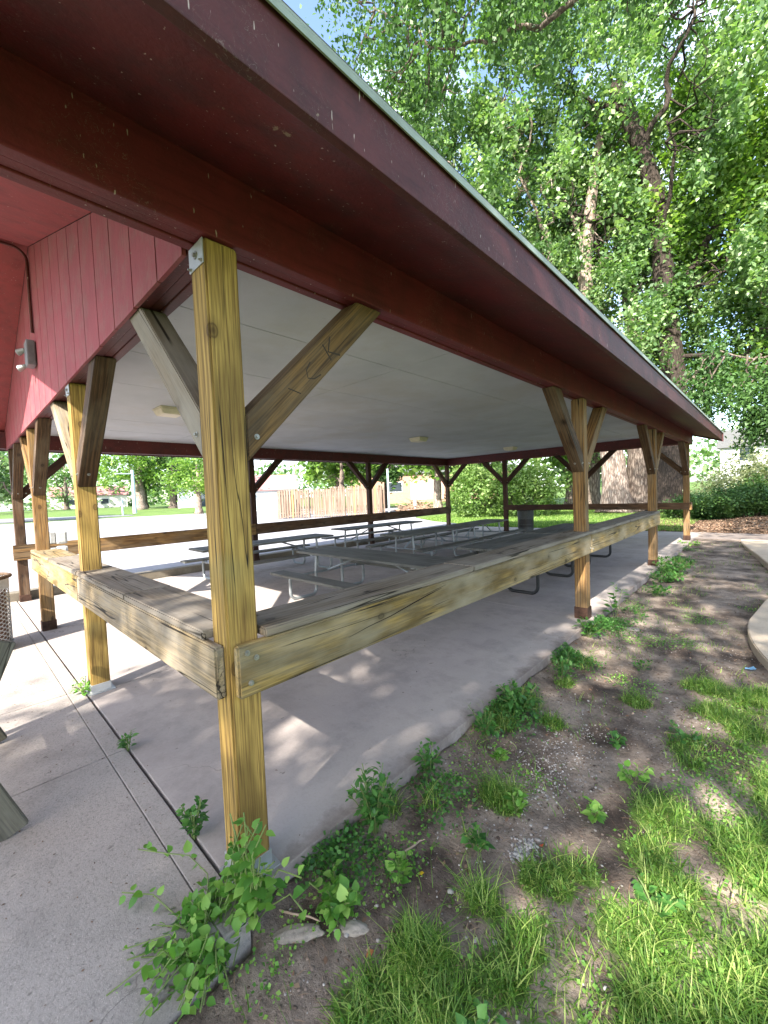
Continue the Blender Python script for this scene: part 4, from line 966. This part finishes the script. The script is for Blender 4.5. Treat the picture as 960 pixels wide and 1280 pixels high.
panel('fence_panel', (-25.4, 16.3), (-23.7, 17.9), 2.25, 12, every=(5,)); panel('gate', (-23.55, 18.1), (-22.5, 19.0), 2.2, 8, every=()); panel('gate', (-22.35, 18.8), (-21.6, 19.65), 2.32, 9, every=()); panel('fence_panel', (-21.5, 19.75), (-19.9, 21.9), 2.32, 17, every=(3, 13))
panel('fence_panel', (-25.4, 16.35), (-28.6, 19.6), 2.2, 20, every=()); panel('fence_panel', (-28.6, 19.7), (-23.2, 25.2), 2.2, 30, every=()); panel('fence_panel', (-23.1, 25.1), (-20.0, 22.0), 2.2, 20, every=())
# brush pile
bm = bmesh.new()
for i in range(170):
    a_ = rnd.uniform(0, 6.28); rr_ = 1.5 * math.sqrt(rnd.random()); h_ = max(.05, 1.15 * (1 - rr_ / 1.7)) * rnd.random()
    c = Vector((-20.3 + rr_ * math.cos(a_) * 1.2, 26.3 + rr_ * math.sin(a_), h_)); d_ = Vector((rnd.uniform(-1, 1), rnd.uniform(-1, 1), rnd.uniform(-.5, .35))).normalized() * rnd.uniform(.4, 1.0)
    add_tube(bm, [c - d_, c + d_ * .2 + Vector((0, 0, .04)), c + d_], [.035, .028, .012], 5)
tag(bm_obj('brush_pile', bm, simple('dry_branches', (.30, .2, .14), .9, 0, .3)), 'brown heap of dry cut branches right of the wooden fence', 'brush pile')

# ------------------------------------------------------------------ near vegetation
def leaf_shape(L, wd, heart=0.0):
    """ovate leaf in local XY (X = length) with folded midrib: verts, faces (tri/quads as tris)"""
    prof = [(0, .0), (.12 , .62 if heart else .35), (.35, 1.0), (.6, .8), (.82, .38), (1.0, 0)]
    vs = []; fs = []
    for i, (f, w_) in enumerate(prof):
        x = f * L; z = -.18 * L * f * f
        bx = x - (heart * .10 * L if i == 1 else 0)
        vs += [(x, 0, z), (bx, w_ * wd / 2, z + .12 * wd * w_), (bx, -w_ * wd / 2, z + .12 * wd * w_)]
    for i in range(len(prof) - 1):
        a_ = i * 3; b__ = a_ + 3
        fs += [(a_, b__, b__ + 1, a_ + 1), (a_, a_ + 2, b__ + 2, b__)]
    return np.array(vs), fs
def plant(name, label, base, stems, mat, cat='plant', group=None, leafL=.05, leafW=.035, heart=0.0, stemr=.0025, seed=0, stemmat=None):
    """stems: list of polylines (relative); leaves alternate along each"""
    rr = random.Random(seed + 5); t = tag(empty(name, base), label, cat, group); bm = bmesh.new(); V = []; F = []; A = []
    for st in stems:
        add_tube(bm, st['pts'], st.get('r', stemr), 5); P = [Vector(q) for q in st['pts']]; n = st['n']
        for k in range(n):
            f = st.get('f0', .15) + (1 - st.get('f0', .15)) * (k + rr.random() * .5) / n; f = min(f, .999) * (len(P) - 1); i = int(f); p = P[i].lerp(P[i + 1], f - i); tan = (P[i + 1] - P[i]).normalized()
            s = rr.uniform(.6, 1.2) * (1 if k < n - 2 else .7); az = rr.uniform(0, 6.28) if not st.get('flat') else (k % 2) * math.pi + rr.uniform(-.7, .7)
            side = tan.orthogonal().normalized(); side.rotate(Matrix.Rotation(az, 3, tan)); d_ = (side + tan * .35 + Vector((0, 0, st.get('lift', .15)))).normalized()
            up_ = Vector((rr.uniform(-.35, .35), rr.uniform(-.35, .35), 1)); y = up_.cross(d_)
            if y.length < .05: y = Vector((1, 0, 0))
            y.normalize(); z = d_.cross(y)
            lv, lf = leaf_shape(leafL * s, leafW * s, heart); o0 = len(V); pet = d_ * leafL * .25
            for q in lv: V.append(tuple(p + pet + d_ * q[0] + y * q[1] + z * q[2]))
            for f_ in lf: F.append(tuple(o0 + c for c in f_))
            vv = rr.random(); A += [vv] * len(lf)
    bm_obj('stem', bm, stemmat or M_STEM, t); link('foliage', np_mesh('foliage', V, F, A, smooth=True), mat, t); return t
M_STEM = simple('green_stem', (.12, .17, .05), .7)
def bush_stems(n, h, spread, rr, nl=8, lift=.15, curve=.35):
    out = []
    for i in range(n):
        a_ = rr.uniform(0, 6.28); q = spread * math.sqrt(rr.random()); hh = h * rr.uniform(.55, 1.1)
        ex, ey = math.cos(a_) * q, math.sin(a_) * q
        out.append(dict(pts=[(ex * .15, ey * .15, -.01), (ex * .45, ey * .45, hh * .45), (ex * .8, ey * .8, hh * .8), (ex * (1 + curve * .3), ey * (1 + curve * .3), hh)], n=nl, lift=lift))
    return out
WG = 'weeds along the slab edge'
def weed(x, y, h, sp, n, nl, lab, mat=L_WEED, L=.045, Wd=.028, seed=0, z=None, heart=0):
    rr = random.Random(seed + 100); plant('weed', lab, (x, y, gh(x, y) if z is None else z), bush_stems(n, h, sp, rr, nl), mat, 'weed', WG, L, Wd, heart, seed=seed)
weed(.14, .66, .30, .13, 26, 10, 'dense dark green weed clump against the slab edge, nearest to the corner post', L=.05, Wd=.026, seed=1)
weed(.10, 1.18, .17, .08, 8, 7, 'small upright weed at the slab edge behind the dense clump', seed=2, L=.055)
weed(.30, .27, .11, .12, 12, 6, 'low heart-leaved weed on the bare soil in front of the corner post', L_VINE, .05, .045, 3, heart=1)
weed(-.42, -.03, .16, .06, 12, 8, 'small bushy weed in the pavement crack nearest the corner post', seed=4, z=.0, L=.04)
weed(-1.50, -.03, .10, .07, 7, 6, 'sparse weed in the middle of the pavement crack', seed=5, z=.0, L=.045)
weed(-2.75, -.03, .14, .09, 9, 6, 'leafy weed in the pavement crack in front of the second post', L_VINE, .05, .035, 6, z=.0)
weed(.18, 5.0, .42, .10, 3, 9, 'tall broad-leaved sapling beyond the second side post', seed=7, L=.10, Wd=.065)
weed(.12, 4.15, .20, .15, 16, 8, 'leafy weed clump at the foot of the second side post', seed=8, L=.07, Wd=.045)
weed(.20, 2.2, .20, .17, 30, 9, 'dark weed patch at the slab edge halfway to the second side post', seed=9, L=.055, Wd=.034)
weed(.16, 1.75, .16, .12, 14, 7, 'weed tuft mixed with long grass at the slab edge', seed=10, L=.05)
weed(.22, 3.05, .16, .16, 14, 7, 'spreading weed on the soil between the dark patch and the second side post', seed=11, L=.055)
weed(.45, 5.2, .22, .14, 8, 6, 'thin weed on the bare path beside the tall sapling', seed=12, L=.06)
for i, (x, y, h, sp, n, lab) in enumerate([(.26, 8.7, .28, .4, 50, 'broad weed patch beside the third side post'), (.3, 7.8, .18, .3, 24, 'low weeds just before the third side post'), (.05, 12.6, .22, .25, 20, 'bright weed tuft near the far corner post'), (.35, 6.6, .15, .2, 14, 'low weeds on the soil between sapling and third side post')]):
    weed(x, y, h, sp, n, 8, lab, L_VINE if i == 2 else L_WEED, .07, .045, 20 + i)
for i, (x, y, sp, lab) in enumerate([(.87, 2.2, .09, 'lone weed in the middle of the bare path'), (.62, 1.25, .07, 'small clover-like weed among the pebbles'), (.60, .9, .06, 'tiny weed beside the pebble heap'), (1.05, 1.9, .08, 'flat weed right of the path centre'), (1.2, 2.55, .12, 'weed at the left border of the right-hand grass'), (.95, 1.45, .06, 'small broadleaf weed by the orange leaf'), (1.3, 1.1, .08, 'broadleaf weed inside the right-hand grass'), (.42, .55, .07, 'weed with pale stems on dark soil'), (.75, 3.6, .1, 'weed on the far part of the bare path'), (.35, 1.55, .08, 'weed between slab and path, left of the pebbles'), (.95, .3, .07, 'weed at the bottom border of the grass')]):
    weed(x, y, .09, sp, 6, 6, lab, L_VINE if i % 2 else L_WEED, .045, .034, 40 + i, heart=i % 2)
# vine climbing the corner post and the sprawling vine at the pavement corner
rr = random.Random(3); st = []
for i in range(22):
    x0 = rr.uniform(-.10, .12); h = rr.uniform(.16, .48); st.append(dict(pts=[(x0 * .6, -.02, 0), (x0 + rr.uniform(-.03, .03), -.03 + rr.uniform(-.02, .02), h * .4), (x0 + rr.uniform(-.05, .06), -.02 + rr.uniform(-.03, .04), h * .75), (x0 + rr.uniform(-.08, .1), rr.uniform(-.05, .05), h)], n=6, lift=-.05))
st.append(dict(pts=[(.05, -.02, 0), (.10, .0, .15), (.16, .05, .26), (.24, .10, .24)], n=8, lift=0)); st.append(dict(pts=[(.05, -.02, 0), (.12, .02, .10), (.20, .07, .17), (.27, .09, .12)], n=7, lift=0))
plant('climbing_vine', 'broad-leaved vine climbing the foot of the near yellow corner post', (.06, .0, -.08), st, L_VINE, 'vine', None, .054, .044, 1, .003, 1)
st = []
for i in range(66):
    a_ = R(rr.uniform(150, 330)) if i % 3 else R(rr.uniform(0, 360)); q = rr.uniform(.08, .36); ex, ey = math.cos(a_) * q * .8, math.sin(a_) * q
    st.append(dict(pts=[(rr.uniform(-.08, .08), rr.uniform(-.08, .08), 0), (ex * .5, ey * .5, rr.uniform(.05, .16)), (ex, ey, rr.uniform(.03, .13))], n=9, lift=.4))
st.append(dict(pts=[(-.05, 0, .05), (-.2, .06, .16), (-.28, .02, .22), (-.40, -.04, .20), (-.55, -.10, .17)], n=12, lift=.1)); st.append(dict(pts=[(-.05, .02, .08), (-.1, .12, .22), (-.13, .16, .32)], n=7, lift=.1)); st.append(dict(pts=[(-.1, -.05, .08), (-.3, -.12, .14), (-.42, -.2, .13)], n=9, lift=.1))
plant('sprawling_vine', 'bright green sprawling vine spilling over the pavement corner at the bottom', (.10, -.16, -.09), st, L_VINE, 'vine', None, .04, .034, 1, .0025, 2)

# grass blades
def blades(name, pts, hmin, hmax, w, label, seg=3, rg=rng, lean=.5):
    n = len(pts); P = np.array(pts); az = rg.uniform(0, 2 * np.pi, n); h = rg.uniform(hmin, hmax, n) * (P[:, 3] if P.shape[1] > 3 else 1); L = rg.uniform(.15, 1, n) * lean * h
    d = np.stack([np.cos(az), np.sin(az), np.zeros(n)], 1); s = np.stack([-np.sin(az), np.cos(az), np.zeros(n)], 1); ww = w * rg.uniform(.6, 1.3, n)
    V = []; 
    for k in range(seg + 1):
        f = k / seg; c = P[:, :3] + d * (L * f * f)[:, None] + np.array([0, 0, 1]) * (h * (f - .22 * f * f * L / np.maximum(h, 1e-4)))[:, None]
        hw = (ww * (1 - f ** 1.6) * .5 + .0003)[:, None]; V += [c - s * hw, c + s * hw]
    V = np.stack(V, 1).reshape(-1, 3); m_ = 2 * (seg + 1); base = np.arange(n)[:, None] * m_
    F = np.concatenate([base + np.array([2 * k, 2 * k + 1, 2 * k + 3, 2 * k + 2]) for k in range(seg)], 1).reshape(-1, 4)
    A = np.repeat(rg.uniform(0, 1, n) ** 1.3, seg)
    o = link(name, np_mesh(name, V, F, A), L_GRASS); tag(o, label, 'grass', kind='stuff'); return o
pts = []
while len(pts) < 36000:
    x, y = rnd.uniform(.05, 2.6), rnd.uniform(-.5, 4.2)
    c = gcov(x, y)
    if rnd.random() < c ** 1.4 * 1.0 and c > .12: pts.append((x, y, gh(x, y) - .004, (.35 + .65 * c) * rnd.uniform(.6, 1.3)))
blades('near_grass', pts, .03, .10, .0052, 'bright green tufted grass on the soil in the foreground', lean=1.7)
pts = []
for (px, py, pr, k) in [(.17, 1.95, .12, 260), (.2, 2.35, .12, 220), (.12, .8, .06, 90), (.5, 1.3, .1, 160), (.25, .98, .06, 60), (.67, .37, .08, 260), (.74, .68, .07, 160), (.3, 3.4, .14, 160)]:
    for _ in range(k):
        a_ = rnd.uniform(0, 6.28); q = pr * math.sqrt(rnd.random()); x, y = px + q * math.cos(a_), py + q * math.sin(a_); pts.append((x, y, gh(x, y) - .004, .72))
for _ in range(7000):
    x, y = rnd.uniform(.07, 2.4), rnd.uniform(-.3, 13)
    if fb(x, y, 8, 2.2) > .12: pts.append((x, y, gh(x, y) - .004, .5))
blades('grass_tufts', pts, .07, .20, .0045, 'longer grass tufts along the slab edge', lean=1.5)
pts = []
for _ in range(60000):
    x, y = rnd.uniform(-15, -.5), 15.7 + 15 * rnd.random() ** 1.6
    if x < -8.3 and y < 17.2 + (-x - 11.5) * .8: continue
    pts.append((x, y, gh(x, y) - .01, 1))
blades('lawn_grass', pts, .05, .12, .02, 'sunny mown lawn behind the shelter', seg=2)
pts = []
for _ in range(9000):
    x, y = rnd.uniform(2.2, 9), rnd.uniform(-.5, 13); pts.append((x, y, gh(x, y) - .004, 1))
blades('side_grass', pts, .05, .13, .008, 'lawn grass to the right of the path', seg=2)

# pebbles, twigs, litter
def pebbles(name, pts, label, mat):
    bm = bmesh.new(); V = []; F = []; A = []
    ico = bmesh.new(); bmesh.ops.create_icosphere(ico, subdivisions=1, radius=1); iv = np.array([v_.co[:] for v_ in ico.verts]); ifc = np.array([[v_.index for v_ in f.verts] for f in ico.faces]); ico.free(); bm.free()
    for (x, y, z, s) in pts:
        k = rng.uniform(.6, 1.3, 3) * s; k[2] *= .55; q = iv * k * (1 + rng.normal(size=(len(iv), 1)) * .12); a_ = rng.uniform(0, 6.28); c_, s_ = math.cos(a_), math.sin(a_)
        q = np.stack([q[:, 0] * c_ - q[:, 1] * s_, q[:, 0] * s_ + q[:, 1] * c_, q[:, 2]], 1) + np.array([x, y, z]); F.append(ifc + len(V) * len(iv)); V.append(q); A += [rng.uniform()] * len(ifc)
    o = link(name, np_mesh(name, np.concatenate(V), np.concatenate(F), A, smooth=False), mat); return tag(o, label, 'gravel', kind='stuff')
pts = []
for _ in range(2600):
    x, y = rnd.uniform(.1, 1.5), rnd.uniform(-.2, 5.5)
    if fb(x, y, 4, 2.6) > -.02 and gcov(x, y) < .4: pts.append((x, y, gh(x, y) + .001, rnd.uniform(.002, .0065)))
for _ in range(170):
    x, y = rnd.gauss(.76, .035), rnd.gauss(1.05, .05); pts.append((x, y, gh(x, y) + .003, rnd.uniform(.004, .011)))
for _ in range(60):
    x, y = rnd.uniform(.2, 1.4), rnd.uniform(0, 3.2); pts.append((x, y, gh(x, y) + .003, rnd.uniform(.007, .014)))
for _ in range(700):
    x, y = rnd.gauss(.62, .12), rnd.gauss(1.75, .3); pts.append((x, y, gh(x, y) + .001, rnd.uniform(.003, .008)))
pebbles('gravel', pts, 'pale pebbles and crumbs of soil scattered over the bare ground', L_STONE)
pts = []
for _ in range(5200):
    x, y = rnd.uniform(.07, 1.7), rnd.uniform(-.3, 5.0)
    if fb(x, y, 12, 3.2) > -.1: pts.append((x, y, gh(x, y) + .001, rnd.uniform(.002, .009)))
L_CLOD = leafmat('soil_clods', (.05, .035, .028), (.11, .08, .062), (.22, .17, .14), 0.0, .95)
tag(pebbles('soil_crumbs', pts, 'dark crumbs of soil over the bare ground', L_CLOD), cat='soil')
pts = []
while len(pts) < 11000:
    x, y = rnd.uniform(.07, 2.2), rnd.uniform(-.4, 6.5)
    edge = smooth(.5, .08, x) * smooth(-.15, .25, fb(x, y, 21, 2.0))
    if rnd.random() < max(.35 * gcov(x, y), .30 * edge, .5 * smooth(.22, .4, fb(x, y, 17, 1.7))): 
        pts.append((x, y, gh(x, y) + rnd.uniform(.004, .035)))
V, F = leaf_quads(np.array(pts), .0155, flat=1.2, aspect=1.2); tag(link('ground_cover', np_mesh('ground_cover', V, F, rng.uniform(0, 1, len(pts))), L_VINE), 'small broad-leaved ground cover sprinkled through the grass and soil', 'ground cover', kind='stuff')
pts = []
while len(pts) < 7000:
    x, y = .06 + abs(rnd.gauss(0, .17)), rnd.uniform(.2, 12)
    k = smooth(.02, .3, fb(x * .6, y, 31, 1.6)) 
    if rnd.random() < k * (1 if y < 5 else .5): pts.append((x, y, gh(x, y) + rnd.uniform(.005, .11) * k))
V, F = leaf_quads(np.array(pts), .024, flat=.5, aspect=1.5); tag(link('edge_weeds', np_mesh('edge_weeds', V, F, rng.uniform(0, 1, len(pts))), L_WEED), 'mixed small weeds matted along the slab edge', 'weeds', kind='stuff')
M_STN = concrete('dusty_pale_stone', (.33, .29, .25), (.22, .19, .16), (.08, .06, .05), pit=1.0)
for (x, y, sx_, sy_, rz_, lab) in ((.25, .10, .10, .035, 50, 'long dusty flat stone bedded in the soil right of the sprawling vine'), (.40, .27, .06, .03, 35, 'smaller flat stone bedded beyond the long one'), (.42, 4.75, .09, .05, 10, 'pale rounded stone beside the path near the second side post')):
    bm = bmesh.new(); bmesh.ops.create_icosphere(bm, subdivisions=4, radius=1)
    for v_ in bm.verts:
        k = 1 + .22 * noise.noise(v_.co * 1.7 + Vector((x * 9, y, 0))) + .06 * noise.noise(v_.co * 6); v_.co = Vector((v_.co.x * sx_ * k, v_.co.y * sy_ * k, v_.co.z * .016 * k))
    tag(bm_obj('flat_stone', bm, M_STN, None, (x, y, gh(x, y) + .002), (0, 0, R(rz_)), smooth=True), lab, 'stone')
# leaf litter on the bank
n = 26000; P = np.stack([rng.uniform(-2.2, 6, n), 15.7 + rng.random(n) ** 1.3 * 5, np.zeros(n)], 1)
for i in range(n): P[i, 2] = gh(P[i, 0], P[i, 1]) + .012
V, F = leaf_quads(P, .065, flat=1.2, aspect=1.5); tag(link('leaf_litter', np_mesh('leaf_litter', V, F, rng.uniform(0, 1, n)), L_LITTER), 'dry brown leaf litter on the bank behind the far corner post', 'leaf litter', kind='stuff')
n = 500; P = np.stack([rng.uniform(.08, 1.6, n), rng.uniform(-.1, 9, n), np.zeros(n)], 1)
for i in range(n): P[i, 2] = gh(P[i, 0], P[i, 1]) + .004
V, F = leaf_quads(P, .028, flat=2.5, aspect=1.8); tag(link('dry_leaves', np_mesh('dry_leaves', V, F, rng.uniform(0, 1, n)), L_LITTER), 'small dry leaf scraps on the bare path', 'dry leaves', kind='stuff')
n = 2600; P = np.stack([rng.uniform(.08, 2.0, n), rng.uniform(-.3, 5, n), np.zeros(n)], 1)
for i in range(n): P[i, 2] = gh(P[i, 0], P[i, 1]) + .006
V, F = leaf_quads(P, .045, flat=4, aspect=16); tag(link('dead_grass', np_mesh('dead_grass', V, F, rng.uniform(.3, 1, n)), L_LITTER), 'dead straw-coloured grass blades lying on the soil', 'dead grass', kind='stuff')
n = 260; P = np.stack([rng.uniform(-4, .1, n), rng.uniform(-1.2, 0, n), np.full(n, .005)], 1); V, F = leaf_quads(P, .012, flat=5, aspect=1.6)
tag(link('pavement_debris', np_mesh('pavement_debris', V, F, rng.uniform(0, .6, n)), L_LITTER), 'crumbs of leaf on the pavement', 'debris', kind='stuff')
n = 170; P = np.stack([rng.uniform(-7.5, 0, n), rng.uniform(.1, 6, n), np.full(n, .004)], 1); V, F = leaf_quads(P, .022, flat=5, aspect=3)
tag(link('slab_debris', np_mesh('slab_debris', V, F, rng.uniform(0, .4, n)), L_LITTER), 'bits of leaf and twig on the concrete floor', 'debris', kind='stuff')
M_TWIG = simple('pale_twig', (.36, .27, .2), .9)
for i, (x, y, a_, L_, lab) in enumerate([(1.5, 1.42, 100, .11, 'pale twig lying in the right-hand grass'), (1.15, 2.6, 20, .14, 'short twig beside the weeds on the path'), (.35, .72, 80, .12, 'curved twig on dark soil near the weed clump'), (.55, 3.2, 150, .16, 'flat chip of wood on the far path'), (.2, .14, 30, .2, 'weathered stick at the foot of the corner post')]):
    bm = bmesh.new(); d_ = Vector((math.cos(R(a_)), math.sin(R(a_)), 0)); c = Vector((x, y, gh(x, y) + .012)); s_ = d_.cross(Vector((0, 0, 1)))
    add_tube(bm, [c - d_ * L_ * .5, c - d_ * L_ * .1 + s_ * .012 + Vector((0, 0, .01)), c + d_ * L_ * .25, c + d_ * L_ * .5 + s_ * .01], [.005, .0045, .004, .002], 6); tag(bm_obj('twig', bm, M_TWIG), lab, 'twig')
def scrap(name, x, y, s, col, lab, cat):
    bm = bmesh.new(); n_ = 9
    c = [bm.verts.new((0, 0, .006))]; ring = [bm.verts.new((math.cos(2 * math.pi * i / n_) * s * (1 + .3 * math.sin(i * 2.3)), math.sin(2 * math.pi * i / n_) * s * .55, .004 + .3 * s * abs(math.sin(i * 1.7)))) for i in range(n_)]
    for i in range(n_): bm.faces.new((c[0], ring[i], ring[(i + 1) % n_]))
    r_ = bmesh.ops.solidify(bm, geom=bm.faces[:], thickness=.0015)
    tag(bm_obj(name, bm, simple(name + '_colour', col, .6, 0, .2), None, (x, y, gh(x, y) + .008), (0, 0, x * 9)), lab, cat)
scrap('plastic_scrap', 1.5, 4.15, .055, (.3, .55, .75), 'crumpled light blue plastic scrap in the grass at the right edge', 'litter')
scrap('yellow_leaf', .47, .62, .014, (.7, .5, .03), 'small fallen yellow leaf on the soil beside the weeds', 'leaf')
scrap('orange_leaf', .52, .24, .018, (.6, .25, .1), 'small fallen orange leaf near the bottom grass tuft', 'leaf')
scrap('rust_chip', .82, 1.12, .012, (.6, .12, .05), 'small rust-red chip beside the pebble heap', 'chip')
